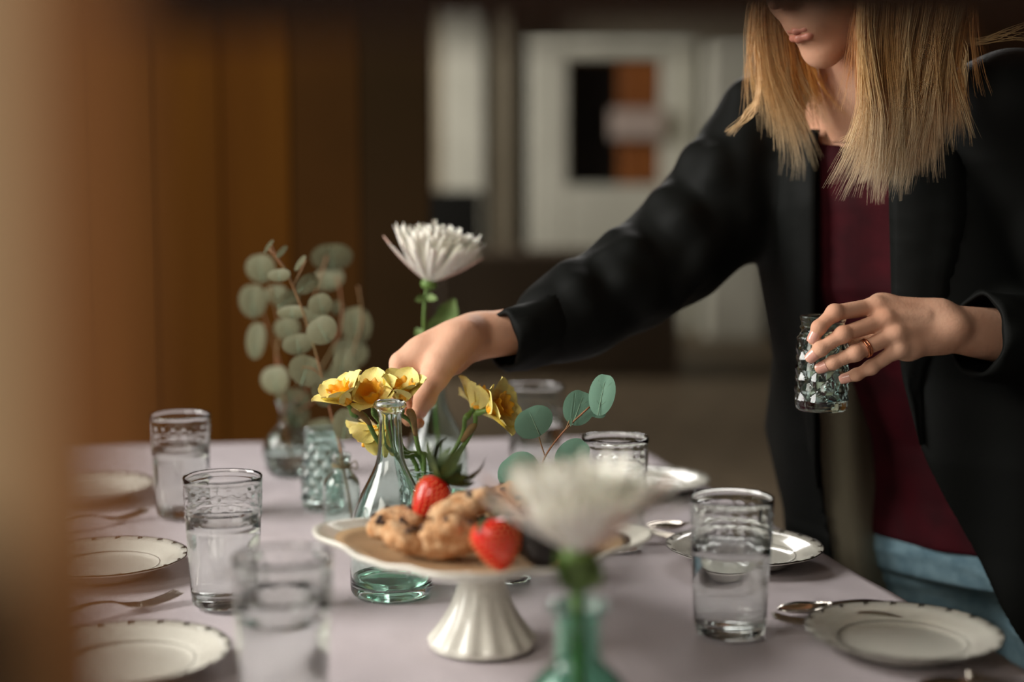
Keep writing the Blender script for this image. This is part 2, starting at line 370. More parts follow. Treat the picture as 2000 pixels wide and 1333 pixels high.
def hz(x, y):
    f = 0
    for (dx, dy, fr, am) in ((.9, .35, 17, .0013), (-.4, .9, 13, .0012), (.75, -.6, 29, .0007), (.2, 1, 8, .0008)):
        f += am * (1 - abs(math.sin(fr * (x * dx + y * dy) + 2.2 * noise.noise((x * 4, y * 4, 3.3))))) ** 3
    return f
for j in range(NV + 1):
    for i in range(NU + 1):
        u = -.06 + 1.12 * i / NU; v = -.04 + 1.08 * j / NV
        uc, vc = min(max(u, 0), 1), min(max(v, 0), 1); c = tq(uc, vc)
        drop = max(abs(u - uc) * .9 * 3.2, abs(v - vc) * 1.8 * 2.2)
        out = tq(uc + (u - uc) * .10, vc + (v - vc) * .06) if drop > 0 else c
        wv = .006 * math.sin(c.y * 26 + c.x * 22) * min(1, drop * 8)
        z = .7466 - drop + (hz(c.x, c.y) * .85 if drop == 0 else 0)
        V.append((out.x + (wv if u > 1 else -wv if u < 0 else 0), out.y, z))
for j in range(NV):
    for i in range(NU): a = j * (NU + 1) + i; F.append((a, a + 1, a + NU + 2, a + NU + 1))
o = obj('tablecloth', mesh('tablecloth', V, F, CLOTH)); tag(o, 'wrinkled pale lilac linen cloth draped over the dining table', 'tablecloth')
# ------------------------------------------------------------------ glassware
ZT = .7500
def tumbler_fn(r, z, a, i):
    if .100 < z < .121 and r > .0372:
        q = (a * 18 / (2 * PI)) % 1 - .5; t = (z - .1105) / .0105
        r += .0006 * max(0, 1 - min(abs(q * 3.4 - t * .9), abs(q * 3.4 + t * .9)) * 3)
    if .090 < z < .0965 and r > .037: r += .0003 * math.cos(a * 22)
    return r, z
def tumbler(px, py, label, D=None, level=.086, s=1.0, water=True, rot=0):
    c = T(px, py) if D is None else Vector((P(px, 900, D).x, D, .75))
    root = empty('water_tumbler', (c.x, c.y, ZT), label, 'glass', 'clear tall water tumblers', rot); root.scale = (s, s, s)
    out = [(0, .0005), (.026, .0005), (.0305, .0012), (.0325, .004), (.0332, .009), (.0338, .014)]
    for i in range(1, 13): t = i / 13; out.append((.0338 + .0036 * t, .014 + .074 * t))
    out += [(.0376, .089), (.0382, .0905), (.0382, .0925), (.0378, .094), (.0379, .0965), (.0384, .098), (.0383, .0995)]
    out += [(.0382 + .0004 * k / 9, .100 + .022 * k / 9) for k in range(10)] + [(.0390, .1235), (.0391, .125), (.0392, .1285), (.0392, .131), (.0385, .1318), (.0377, .131), (.0374, .125)]
    inn = [(.0372, .115), (.0365, .1), (.036, .085), (.0348, .06), (.0335, .035), (.0325, .02), (.030, .014), (.022, .0105), (.012, .0098), (0, .0096)]
    lathe_obj('glass_wall', out + inn, GLASS, root, 90, tumbler_fn)
    if water:
        ri = lambda z: float(np.interp(z, [.014, .02, .035, .06, .085, .1], [.030, .0325, .0335, .0348, .036, .0365])) + .00025
        pr = [(0, .0093), (.012, .0095), (.022, .0102), (.0303, .0138)] + [(ri(z), z) for z in np.linspace(.02, level, 8)] + [(ri(level) - .0012, level - .0011), (.02, level - .0014), (0, level - .0014)]
        lathe_obj('water', pr, WATER, root, 48)
    return root
tumbler(355, 1006, 'water tumbler beside the farthest left plate, against the brown partition')
tumbler(440, 1180, 'water tumbler just right of the middle left plate', rot=.4)
tumbler(1425, 1238, 'water tumbler on the right, in front of the plate beside the woman', rot=.7)
tumbler(1200, 1070, 'water tumbler behind the big blurred white flower', rot=.2)
tumbler(1045, 950, 'water tumbler standing farthest back under the rolled black sleeve', D=2.02, s=1.07)
tumbler(548, 1300, 'very blurred near water tumbler at the bottom of the frame', D=1.09, rot=.9, level=.098)
# carafes
def carafe(loc, label, s=1.0):
    root = empty('glass_carafe', loc, label, 'vase', 'tall narrow necked glass carafes'); root.scale = (s, s, s)
    o_ = resample([(.0395, .0), (.0422, .004), (.0428, .016), (.0428, .05), (.0425, .066), (.0395, .083), (.0320, .102), (.0220, .122), (.0152, .138), (.0128, .155), (.0118, .172), (.0116, .184), (.0125, .190), (.0158, .194), (.0170, .197), (.0160, .200), (.0140, .2012)], 60)
    i_ = resample([(.0130, .200), (.0112, .192), (.0092, .184), (.0094, .17), (.0104, .155), (.0128, .138), (.0196, .122), (.0296, .102), (.0370, .083), (.0400, .066), (.0402, .05), (.0402, .018), (.037, .010), (.028, .009), (.015, .012), (0, .0135)], 56)
    lathe_obj('glass_wall', [(0, .004), (.02, .003), (.034, .0005)] + o_ + i_, GREENISH, root, 64)
    pr = [(0, .0130), (.015, .0116), (.028, .0088), (.0372, .0099), (.0404, .018), (.0404, .0185), (.039, .0182), (0, .018)]
    lathe_obj('thick_base', pr, TEALD, root, 48)
    return root
c = T(765, 1157); carafe((c.x, c.y, ZT), 'clear green tinted carafe standing empty behind the cookie stand')
c = T(852, 990); CAR2 = carafe((c.x, c.y, ZT), 'blurred glass carafe behind the reaching hand, holding the tall white flower')
# diamond pressed jars
def jar_mesh():
    rows = 6; H0, H1 = .012, .080; seg = 96; nl = 49; prof = [(0, .0015), (.018, .0012), (.0255, .0), (.0278, .002), (.0286, .006), (.0288, .0115)]
    body = [(.0274 - .0012 * (k / (nl - 1)), H0 + (H1 - H0) * k / (nl - 1)) for k in range(nl)]
    top = [(.0262, .082), (.0252, .0845), (.0236, .087), (.0232, .089), (.0252, .0905), (.0254, .0925), (.0238, .094), (.0238, .098), (.0250, .0995), (.0252, .103), (.0242, .1045), (.0228, .1035), (.0222, .098), (.0216, .09)]
    inn = [(.0222, .086), (.0236, .08), (.0242, .05), (.0244, .02), (.022, .011), (.012, .0085), (0, .008)]
    def fn(r, z, a, i):
        if 6 <= i < 6 + nl:
            u = a * 8 / (2 * PI); v = (z - H0) / (H1 - H0) * 3
            p = abs((u + v) % 1 - .5) * 2; q = abs((u - v) % 1 - .5) * 2
            r += .0034 * min(p, q) - .0004
        return r, z
    V, F = lathe(prof + body + top + inn, seg, fn); return mesh('glass_wall', V, F, AQUA, False)
JARM = jar_mesh()
def jar(loc, label, rot=0, tilt=None):
    root = empty('diamond_cut_jar', loc, label, 'jar', 'small diamond patterned glass jars', rot)
    if tilt: root.rotation_euler = tilt
    obj('glass_wall', JARM, root); return root
c = T(632, 990); jar((c.x, c.y, ZT), 'diamond patterned glass jar between round vase and small twine tied bottle', .3)
JD = Vector((P(833, 900, 1.585).x, 1.585, ZT)); jar(JD, 'diamond patterned jar behind the clear carafe, holding the daffodils', .8)
# small bottles and bulb vases
def bottle(loc, label, h=.098):
    root = empty('small_bottle', loc, label, 'bottle'); k = h / .098
    o_ = resample([(.0195, 0), (.0222, .003), (.0225, .03), (.0224, .058), (.019, .068), (.0115, .076), (.0100, .081), (.0100, .088), (.0118, .0905), (.0122, .094), (.0116, .0968), (.0102, .0978)], 44)
    i_ = resample([(.0086, .0970), (.0080, .088), (.0080, .080), (.0096, .0745), (.0170, .0665), (.0204, .057), (.0205, .03), (.0203, .010), (.014, .0065), (0, .006)], 36)
    lathe_obj('glass_wall', [(a, b * k) for a, b in [(0, .001), (.012, .001)] + o_ + i_], GREENISH, root, 40); return root
BOT = T(668, 1040); bt = bottle((BOT.x, BOT.y, ZT), 'small clear bottle with twine round its neck, left of the carafe')
tw = MB()
for k in range(3): tw.tube([(.0112 * math.cos(a), .0112 * math.sin(a), .0815 + k * .0018 + .0006 * math.sin(a * 2)) for a in np.linspace(0, 2 * PI, 22)], .0009, 5)
for pts in (((.010, -.004, .083), (.018, -.006, .090), (.020, -.006, .080), (.011, -.004, .083)), ((.010, -.004, .083), (.016, -.007, .072), (.021, -.007, .060)), ((.010, -.004, .083), (.014, -.008, .075), (.015, -.008, .066))):
    tw.tube(spline(pts, 10), .0009, 5)
tw.build('twine', TWINE, bt)
SH = Vector((P(992, 1000, 1.5).x, 1.5, ZT))
root = empty('small_round_glass', SH, 'low glass vessel hidden behind the cookie stand, holding the green eucalyptus', 'vase')
lathe_obj('glass_wall', resample([(0, .001), (.020, .0), (.0255, .003), (.0262, .02), (.0258, .045), (.0245, .064), (.0252, .070), (.0240, .072), (.0232, .066)], 34) + resample([(.0230, .060), (.0240, .045), (.0243, .02), (.022, .009), (.01, .007), (0, .0068)], 20), GREENISH, root, 48)
def bulb(loc, label, m, s=1.0):
    root = empty('round_bud_vase', loc, label, 'vase', 'round bulb shaped bud vases'); root.scale = (s, s, s)
    o_ = resample([(.018, 0), (.024, .002), (.031, .012), (.0345, .030), (.031, .049), (.021, .063), (.0138, .070), (.0122, .078), (.0122, .092), (.0140, .098), (.0172, .100), (.0168, .1022), (.0140, .1015)], 52)
    i_ = resample([(.0122, .099), (.0102, .092), (.0102, .078), (.0118, .070), (.019, .0625), (.0286, .048), (.0321, .030), (.0288, .013), (.018, .0055), (0, .005)], 40)
    lathe_obj('glass_wall', [(0, .002), (.01, .001)] + o_ + i_, m, root, 56)
    ri = [(0, .0047), (.018, .0052), (.0290, .0128), (.0323, .030), (.0316, .036), (.0305, .0352), (0, .0350)]
    lathe_obj('water', ri, WATER, root, 48); return root
BV = T(562, 926); bulb((BV.x, BV.y, ZT), 'round green glass bud vase full of eucalyptus, left of the diamond jar', GREENISH, 1.06)
FV = Vector((P(1130, 1200, .955).x, .955, ZT)); bulb(FV, 'teal round bud vase nearest the camera, holding the big white flower', TEAL, 1.28)
# ------------------------------------------------------------------ plates and cutlery
def plate_fn(r, z, a, i):
    t = max(0, (r - .055) / .033); return r + .0009 * t * abs(math.sin(a * 6)) * 1.0 - .0004 * t, z
def plate_meshes():
    pr = [(0, .004), (.03, .0035), (.046, .002), (.048, 0), (.051, 0), (.053, .003), (.065, .0085), (.078, .0135), (.0865, .0168), (.0878, .0178), (.0868, .0186), (.078, .0155), (.066, .0118), (.0585, .0092), (.0550, .0066), (.05, .0056), (.03, .0056), (0, .0056)]
    V, F = lathe(pr, 120, plate_fn); pm = mesh('china', V, F, CHINA)
    b = MB(); pts = []
    for k in range(121):
        a = 2 * PI * k / 120; r, z = plate_fn(.0876, .0186, a, 0); pts.append((r * math.cos(a), r * math.sin(a), z))
    b.tube(pts, .0007, 5, cap=False)
    for k in range(30):
        if k % 3 == 2: continue
        a = 2 * PI * (k + .5 * (k % 3)) / 30 + .05
        for da, L in ((-.014, .0030), (.012, .0044)):
            p0 = Vector(((.0868) * math.cos(a + da), .0868 * math.sin(a + da), .0190)); p1 = Vector(((.0868 - L) * math.cos(a + da * 1.6 + .02), (.0868 - L) * math.sin(a + da * 1.6 + .02), .0190 - L * .35))
            b.tube([p0, p0.lerp(p1, .6), p1], [.0007, .0010, .0003], 5)
    rim = b.mesh('rim_ornament', PLATIN)
    c_ = MB(); c_.tube([(.0575 * math.cos(a), .0575 * math.sin(a), .0088) for a in np.linspace(0, 2 * PI, 80)], .00035, 4, cap=False)
    return pm, rim, c_.mesh('inner_line', PLATIN)
PMS = plate_meshes()
def plate(x, y, label, rot=0):
    root = empty('side_plate', (x, y, ZT), label, 'plate', 'white scalloped side plates with dark rims', rot)
    for nme, me in zip(('china', 'rim_ornament', 'inner_line'), PMS): obj(nme, me, root)
    return root
c = T(1762, 1268); R1 = c; plate(c.x, c.y, 'white plate nearest the camera on the right side of the table', .1)
c = T(1453, 1096); R2 = c; plate(c.x, c.y, 'white plate at the table edge right in front of the woman', .5)
c = T(1262, 960); R3 = c; plate(c.x, c.y, 'farthest right white plate, beyond the tumbler with the blurred flower', .9)
c = T(172, 973); L1 = c; plate(c.x, c.y, 'farthest of the three white plates down the left side', .2)
c = T(207, 1118); L2 = c; plate(c.x, c.y, 'middle white plate of the three down the left side', .7)
c = T(250, 1312); L3 = c; plate(c.x, c.y, 'nearest of the three white plates down the left side', 1.1)
def spoon_mesh():
    V = []; F = []; n = 44; m = 9; L = .150
    for i in range(n + 1):
        s = i / n; x = s * L
        if s < .34: u = s / .34; w_ = .0155 * math.sqrt(max(0, 1 - (2 * u - 1) ** 2)) * (1 - .18 * (1 - u)) + .0006; cup = .0075 * (1 - (2 * u - 1) ** 2); z = .0015 + .009 * abs(2 * u - 1) ** 2.4 * (.35 if u < .5 else 1)
        else: u = (s - .34) / .66; w_ = .0028 + .0048 * u ** 1.6; cup = 0; z = .0105 + .006 * math.sin(PI * min(1, u * 1.15)) - .008 * u
        if .32 < s < .40: w_ = max(w_, .0030)
        for k in range(m): t = 2 * k / (m - 1) - 1; V.append((x, t * w_, z - cup * (1 - t * t) * .9 + (.0075 if s < .34 else 0) * 0 + cup * .9))
    for i in range(n):
        for k in range(m - 1): a = i * m + k; F.append((a, a + m, a + m + 1, a + 1))
    n0 = len(V); V = V + [(x, y, z + .0012) for x, y, z in V]; F2 = [tuple(q + n0 for q in reversed(f)) for f in F]
    E = [(i * m, i * m + n0, (i + 1) * m + n0, (i + 1) * m) for i in range(n)] + [(i * m + m - 1, (i + 1) * m + m - 1, (i + 1) * m + m - 1 + n0, i * m + m - 1 + n0) for i in range(n)]
    return mesh('spoon', V, F + F2 + E, STEEL)
def fork_mesh():
    b = MB(); 
    for k in range(4):
        y = (k - 1.5) * .0055
        b.tube(spline([(0.0, y, .0085), (.015, y, .0045), (.035, y, .002), (.048, y * 1.0, .003)], 10), [.0005] + [.0013] * 9, 6)
    def strip(pts):
        V = []; F = []
        for x, w_, z in pts: V += [(x, -w_, z), (x, w_, z), (x, w_, z + .0016), (x, -w_, z + .0016)]
        for i in range(len(pts) - 1):
            for k in range(4): a = i * 4; F.append((a + k, a + (k + 1) % 4, a + 4 + (k + 1) % 4, a + 4 + k))
        F += [(3, 2, 1, 0), tuple(len(V) - 4 + i for i in range(4))]; b.add(V, F)
    pts = [(.044, .0095, .0022), (.052, .0098, .003), (.060, .0085, .005), (.066, .0045, .0075), (.075, .0027, .0105), (.095, .0028, .0125), (.12, .0042, .009), (.145, .0062, .004), (.158, .0062, .002), (.162, .004, .0018)]
    q = spline([Vector(p) for p in pts], 34); strip([(v.x, v.y, v.z) for v in q]); return b.mesh('fork', STEEL)
SPM, FKM = spoon_mesh(), fork_mesh()
def cutlery(kind, x, y, ang, label, z=ZT + .0008):
    o = obj(kind, SPM if kind == 'spoon' else FKM); o.location = (x, y, z); o.rotation_euler = (0, 0, ang)
    return tag(o, label, kind, kind + 's beside the plates')
def cut_at(kind, px, py, tx, ty, label):
    a = T(px, py); b = T(tx, ty); cutlery(kind, a.x, a.y, math.atan2(b.y - a.y, b.x - a.x), label)
cut_at('spoon', 1518, 1203, 1720, 1203, 'dark reflecting spoon behind the nearest right plate')
cut_at('fork', 1508, 1220, 1720, 1225, 'fork half hidden under the nearest right plate')
cut_at('spoon', 1262, 1036, 1420, 1047, 'spoon behind the plate in front of the woman')
cut_at('fork', 1262, 1049, 1420, 1062, 'fork with its handle under the plate in front of the woman')
cut_at('fork', 352, 1172, 130, 1218, 'fork in front of the middle left plate')
cut_at('fork', 285, 1008, 90, 1042, 'fork in front of the farthest left plate')
cut_at('spoon', 1790, 1352, 1990, 1368, 'spoon at the bottom edge below the nearest right plate')
cut_at('fork', 1888, 1338, 2080, 1356, 'fork in the bottom right corner of the table')
# ------------------------------------------------------------------ cookie stand
SC = T(942, 1258)
cs = empty('cake_stand', (SC.x, SC.y, ZT), 'white ironstone pedestal stand with a scalloped plate of cookies and berries', 'cake stand')
pr = resample([(0, .004), (.038, .003), (.0478, .0), (.0492, .003), (.0485, .007), (.044, .013), (.036, .024), (.029, .037), (.0235, .052), (.0205, .066), (.0205, .076), (.024, .082), (.036, .0865)], 60)
def ped(r, z, a, i):
    k = max(0, min(1, (.06 - z) / .05)) * min(1, z / .006); return r * (1 + .035 * k * math.cos(a * 14)), z
lathe_obj('pedestal', pr, STONEW, cs, 112, ped)
A0 = math.radians(-4)
def rsq(a):
    c4 = math.cos(4 * (a - A0)); return .1370 + .0150 * c4 + .0040 * math.cos(8 * (a - A0)) - .0012 * math.cos(16 * (a - A0))
def stand_fn(r, z, a, i):
    k = r / .14; s_ = rsq(a) / .14; kk = max(0, (k - .45) / .55); f = 1 + (s_ - 1) * kk
    return r * f, z + .0035 * kk ** 3 * (math.cos(4 * (a - A0)) + .12 * math.cos(16 * (a - A0)))
pr = [(0, .084), (.03, .0845), (.06, .0855), (.085, .087), (.088, .0855), (.091, .0875), (.11, .0905), (.125, .0935), (.136, .0975), (.140, .1005), (.1408, .1030), (.139, .1042), (.136, .1030), (.128, .0988), (.116, .0950), (.1, .0920), (.07, .0905), (.03, .09), (0, .09)]
lathe_obj('plate', pr, STONEW, cs, 160, stand_fn)
pr = [(0, .0908), (.07, .0912), (.1, .0925), (.116, .0957), (.124, .0980), (.1245, .0984), (.116, .0962), (.1, .0930), (.07, .0917), (0, .0913)]
V, F = lathe([(r, z) for r, z in pr], 96, stand_fn)
o = obj('kraft_paper_liner', mesh('kraft_paper_liner', V, F, KRAFT)); o.location = (SC.x, SC.y, ZT); tag(o, 'tan paper liner spread under the cookies on the stand', 'paper')
def cookie(px, py, z, r, th, rx, ry, seed, label, holes=11):
    c = T(px, py, z); root = empty('cookie', c, label, 'cookie', 'chocolate chip cookies on the stand'); root.rotation_euler = (rx, ry, seed)
    def fn(q, d):
        n1 = noise.noise(Vector((q.x, q.y, q.z)) * 45 + Vector((seed * 7, 0, 0))); n2 = noise.noise(Vector((q.x, q.y, q.z)) * 120 + Vector((0, seed * 5, 0)))
        return q * (1 + .24 * n1 + .16 * n2 + .05 * noise.noise(q * 260))
    def sh(q, d):
        e = max(abs(d.x), abs(d.y)); return fn(Vector((q.x, q.y, q.z * (1 + .25 * (1 - abs(d.z))))), d)
    MB().ball((0, 0, 0), (r, r * .88, th), 40, 22, fn=sh).build('dough', COOKIE, root)
    rr = random.Random(seed * 13 + 1)
    for k in range(holes):
        d = Vector((rr.uniform(-1, 1), rr.uniform(-1, 1), rr.uniform(.15, 1.2))).normalized(); cc = sh(Vector((d.x * r, d.y * r * .88, d.z * th)), d)
        MB().ball(cc * .965, (rr.uniform(.0024, .0042), rr.uniform(.0024, .0036), .0030), 7, 5).build('chocolate_chip', CHIP, root)
    return root
R_ = math.radians
cookie(776, 1020, .862, .027, .0095, R_(10), R_(-16), 1, 'flat cookie at the far left of the pile on the stand')
cookie(795, 1054, .858, .025, .0115, R_(28), R_(-6), 2, 'cookie low at the front left of the pile')
cookie(878, 1056, .862, .028, .0125, R_(50), R_(8), 3, 'cookie leaning up at the front of the pile, beside the red strawberry')
cookie(908, 992, .882, .032, .0135, R_(22), R_(6), 4, 'large smooth cookie on top of the pile')
cookie(1000, 976, .876, .027, .010, R_(15), R_(14), 5, 'cookie at the back right of the pile, partly behind the white flower')
cookie(955, 1040, .856, .026, .011, R_(15), R_(-5), 6, 'cookie behind the big red strawberry')
cookie(865, 1022, .856, .027, .012, 0, 0, 7, 'cookie at the bottom of the pile under the large smooth one')
cookie(1090, 1050, .858, .027, .012, R_(12), R_(5), 8, 'cookie on the right of the stand behind the flower head')
def strawberry(px, py, z, r, L, tip, m, label, cat='strawberry', crown=1.0, name='strawberry'):
    c = T(px, py, z); root = empty(name, c, label, cat); root.rotation_euler = Vector(tip).to_track_quat('Z', 'Y').to_euler()
    prof = resample([(0, -L * .36), (r * .55, -L * .40), (r * .92, -L * .26), (r, -L * .05), (r * .82, L * .2), (r * .5, L * .45), (r * .22, L * .58), (0, L * .62)], 26)
    def fn(rr, z_, a, i): return rr * (1 + .04 * math.cos(2 * a + 1) + .02 * noise.noise((math.cos(a) * 2, math.sin(a) * 2, z_ * 90))), z_
    lathe_obj('flesh', prof, m, root, 32, fn)
    sd = MB(); k = 0
    for j in range(9):
        z_ = -L * .25 + j * L * .095; rr = float(np.interp(z_, [p[1] for p in prof], [p[0] for p in prof])); nn = max(4, int(rr * 2 * PI / .0052))
        for i in range(nn):
            a = 2 * PI * (i + (j % 2) * .5) / nn; sd.ball((rr * 1.01 * math.cos(a), rr * 1.01 * math.sin(a), z_), (.0009, .0009, .0013), 5, 4)
    s_ = sd.build('seeds', SEED if m is BERRY else DARKB, root); s_['kind'] = 'stuff'
    lf = []
    for k in range(13):
        a = 2 * PI * k / 13 + .1 * (k % 3); Ll = (.017 + .007 * (k % 2)) * crown; up = (-.4 - .35 * (k % 3)) if crown > 1 else .15 - .3 * (k % 2); V = []; F = []
        for i in range(7):
            t = i / 6; w_ = (.0042 if crown == 1 else .0036) * crown * math.sin(PI * min(.98, .12 + t * .88)) ** .8; rad = .004 + Ll * t * math.cos(up * t); zz = -L * .40 + (Ll * t * math.sin(up * (1 + .3 * t)) if crown > 1 else .010 * t * t - .002 * math.sin(t * 6 + k))
            for sgn in (-1, 0, 1):
                q = Vector((rad, sgn * w_, zz - .0012 * (sgn == 0))); q.rotate(Matrix.Rotation(a, 3, 'Z')); V.append(q)
        for i in range(6):
            for s2 in range(2): q = i * 3 + s2; F.append((q, q + 3, q + 4, q + 1))
        MB().add(V, F).build('leaf', CALYX, root)
    MB().tube([(0, 0, -L * .38), (.001, 0, -L * .5), (.003, .001, -L * .62)], .0014, 6).build('stalk', CALYX, root)
    return root
strawberry(842, 968, .884, .016, .040, (-.55, -.35, -.75), BERRY, 'strawberry at the back of the pile with a tall leafy crown', crown=1.7)
strawberry(972, 1056, .872, .0225, .042, (.15, -.35, -.92), BERRY, 'big bright red strawberry at the front of the stand')
strawberry(1052, 1060, .868, .020, .038, (.25, -.5, -.8), DARKB, 'dark chocolate coated strawberry right of the bright red one', name='chocolate_strawberry', crown=1.0)
# ------------------------------------------------------------------ flowers
def petal_mesh(L, W, curl, m, seed):
    V = []; F = []; n = 9; rr = random.Random(seed); tw_ = rr.uniform(-.25, .25)
    for i in range(n + 1):
        t = i / n; w_ = W * (.35 + .65 * math.sin(PI * min(1, t * .62 + .12))) * (1 if t < .9 else .62); ang = curl * t * t
        x = L * (t - .12 * abs(curl) * t * t); z = L * curl * .42 * t * t
        for sg in (-1, -.5, 0, .5, 1):
            V.append((x, sg * w_ + tw_ * .006 * t * t, z + abs(sg) ** 2 * w_ * .55))
    for i in range(n):
        for k in range(4): a = i * 5 + k; F.append((a, a + 5, a + 6, a + 1))
    return mesh('petal', V, F, m)
PETS = [petal_mesh(1, .052, c, MUM, i) for i, c in enumerate((.35, .6, .9, .2))]; PETP = petal_mesh(1, .05, .4, MUMIN, 9)
def mum(center, axis, rad, label, stem_pts, stem_r=.0022, leaves=(), npet=190, lo=8, flat=.22):
    root = empty('white_chrysanthemum', (0, 0, 0), label, 'flower', 'white spider chrysanthemums')
    Rm = Vector(axis).normalized().to_track_quat('Z', 'Y').to_matrix(); rr = random.Random(int(rad * 1e4))
    for i in range(npet):
        t = (i + .5) / npet; el = R_(lo + (88 - lo) * t ** 1.25); az = i * 2.39996 + rr.uniform(-.1, .1)
        L = rad * (1.0 - flat * t) * rr.uniform(.92, 1.05)
        d = Vector((math.cos(az) * math.cos(el), math.sin(az) * math.cos(el), math.sin(el)))
        sd = Vector((-math.sin(az), math.cos(az), 0)); up = d.cross(sd)
        if up.z < 0: up = -up; sd = -sd
        M = Matrix((d, sd, up)).transposed(); M = (Rm @ M).to_4x4(); M.translation = Vector(center) + Rm @ (d * rad * .03)
        pm_ = PETS[(i * 7) % 4] if i > 3 else PETP
        if t > .3: pm_ = PETS[0] if i % 2 else PETS[3]
        o = obj('petal', pm_, root); o.matrix_world = M @ Matrix.Diagonal((L, L * 1.05, L * 1.0, 1))
    q = Rm @ Vector((0, 0, -1))
    b = MB().ball((0, 0, 0), (.011, .011, .008), 14, 8, fn=None); cx = b.build('calyx', STEMG, root); cx.matrix_world = Matrix.Translation(Vector(center) + q * .001) @ Rm.to_4x4()
    MB().tube(spline(stem_pts, 30), stem_r, 8).build('stem', STEMG, root)
    for (c_, tip, w_) in leaves: big_leaf(c_, tip, w_, root)
    return root
def big_leaf(base, tip, w_, parent, m=None, nrm=(0.1, -1, .25), name='leaf'):
    base, tip = Vector(base), Vector(tip); ax = tip - base; L = ax.length; ax.normalize(); sd = ax.cross(Vector(nrm)).normalized(); up = sd.cross(ax); V = []; F = []
    for i in range(13):
        t = i / 12; ww = w_ * math.sin(PI * (.03 + t * .95)) ** .7 * (1 + .14 * math.sin(t * 18))
        for sg in (-1, -.5, 0, .5, 1): V.append(base + ax * L * t + sd * sg * ww + up * (abs(sg) * ww * .35 - .12 * L * t * t))
    for i in range(12):
        for k in range(4): a = i * 5 + k; F.append((a, a + 5, a + 6, a + 1))
    return MB().add(V, F).build(name, m or mat('mum_leaf', (120, 144, 84), .6, var=(84, 110, 54), scale=40), parent)
c = P(838, 554, 1.84); v2 = CAR2.location
mum(c, (.20, -.10, 1), .091, 'tall white spider flower behind the reaching hand', [c, P(831, 580, 1.84), P(828, 640, 1.84), P(836, 690, 1.85), (v2.x - .003, v2.y, v2.z + .20), (v2.x + .002, v2.y, v2.z + .1), (v2.x + .015, v2.y, v2.z + .03)],
    leaves=[(P(838, 690, 1.86), P(888, 582, 1.88), .016), (P(832, 582, 1.84), P(812, 586, 1.83), .005), (P(832, 580, 1.84), P(852, 584, 1.83), .005), (P(834, 675, 1.85), P(812, 640, 1.86), .007)], npet=170, lo=26)
c = P(1128, 1082, .945); fv = FV
mum(c, (.03, -.06, 1), .082, 'big blurred white flower in the foreground', [c, P(1135, 1130, .95), P(1128, 1165, .955), (fv.x, fv.y, fv.z + .12), (fv.x + .002, fv.y, fv.z + .06), (fv.x + .01, fv.y, fv.z + .012)], .0042,
    leaves=[(P(1132, 1150, .955), P(1092, 1082, .94), .010), (P(1130, 1150, .952), P(1165, 1090, .95), .011), (P(1128, 1160, .95), P(1118, 1100, .93), .008)], npet=200, lo=24, flat=.36)
# daffodils
def daff_meshes():
    V = []; F = []
    for i in range(11):
        t = i / 10; w_ = .40 * (min(1, .30 + 1.5 * t) if t < .55 else math.sqrt(max(.006, 1 - ((t - .55) / .455) ** 2)))
        for sg in (-1, -.5, 0, .5, 1): V.append((t, sg * w_, .30 * t - .30 * t * t + .10 * abs(sg) * w_ + .03 * math.sin(5 * t + 3 * sg)))
    for i in range(10):
        for k in range(4): a = i * 5 + k; F.append((a, a + 5, a + 6, a + 1))
    pm_ = mesh('petal', V, F, DAFF)
    prof = [(.10, 0), (.20, .05), (.27, .2), (.30, .4), (.33, .58), (.40, .70), (.48, .76), (.45, .755), (.37, .68), (.30, .56), (.27, .4), (.24, .2), (.1, .06), (0, .05)]
    def fn(r, z, a, i):
        k = max(0, (z - .5) / .26); return r * (1 + .10 * k * math.cos(a * 9) + .05 * k * math.cos(a * 5 + 1)), z + .05 * k * math.cos(a * 9 + 1)
    Vt, Ft = lathe(prof, 54, fn); return pm_, mesh('trumpet', Vt, Ft, TRUMP)
DPM, DTM = daff_meshes()
def daffodil(center, n, size, label, path, spathe=None, droop=0, rot=0, op=.32):
    root = empty('daffodil', (0, 0, 0), label, 'flower', 'yellow daffodils in the diamond jar')
    center = Vector(center); size *= 1.16; Rm = Vector(n).normalized().to_track_quat('Z', 'Y').to_matrix()
    for k in range(6):
        a = rot + k * PI / 3; d = Vector((math.cos(a), math.sin(a), 0)); el = op + (.12 if k % 2 else 0) - droop * (k % 3)
        M = Matrix.Rotation(a, 4, 'Z') @ Matrix.Rotation(-el, 4, 'Y')
        o = obj('petal', DPM, root); o.matrix_world = Matrix.Translation(center) @ Rm.to_4x4() @ M @ Matrix.Diagonal((size, size, size, 1))
    o = obj('trumpet', DTM, root); o.matrix_world = Matrix.Translation(center) @ Rm.to_4x4() @ Matrix.Diagonal((size * .72, size * .72, size * .80, 1))
    nb = Rm @ Vector((0, 0, -1)); p1 = center + nb * .016
    MB().tube(spline([center + nb * .0005, center + nb * .008, p1], 8), [.0035, .0028, .0028, .003, .0038, .0042, .0036, .0025], 8).build('ovary', STEMG, root)
    MB().tube(spline([p1] + list(path), 26), .0026, 8).build('stem', STEMG, root)
    if spathe: MB().tube(spline(spathe, 10), [.001, .0030, .0045, .005, .0045, .004, .0034, .003, .0028, .0026], 8).build('spathe', BROWNST, root)
    return root
J = JD
daffodil(P(680, 790, 1.50), (-.42, -.25, .87), .034, 'daffodil at the far left of the bunch, opening upwards', [P(712, 812, 1.515), P(745, 870, 1.54), (J.x - .012, J.y - .004, .86), (J.x - .004, J.y, .765)], [P(684, 798, 1.50), P(700, 806, 1.505), P(722, 828, 1.515)], rot=.2, op=.62)
daffodil(P(728, 792, 1.525), (-.12, -.55, .83), .036, 'daffodil behind the rim of the carafe, second from the left', [P(752, 838, 1.54), P(785, 890, 1.56), (J.x - .006, J.y + .006, .86), (J.x + .006, J.y, .765)], rot=.5, droop=.1, op=.7)
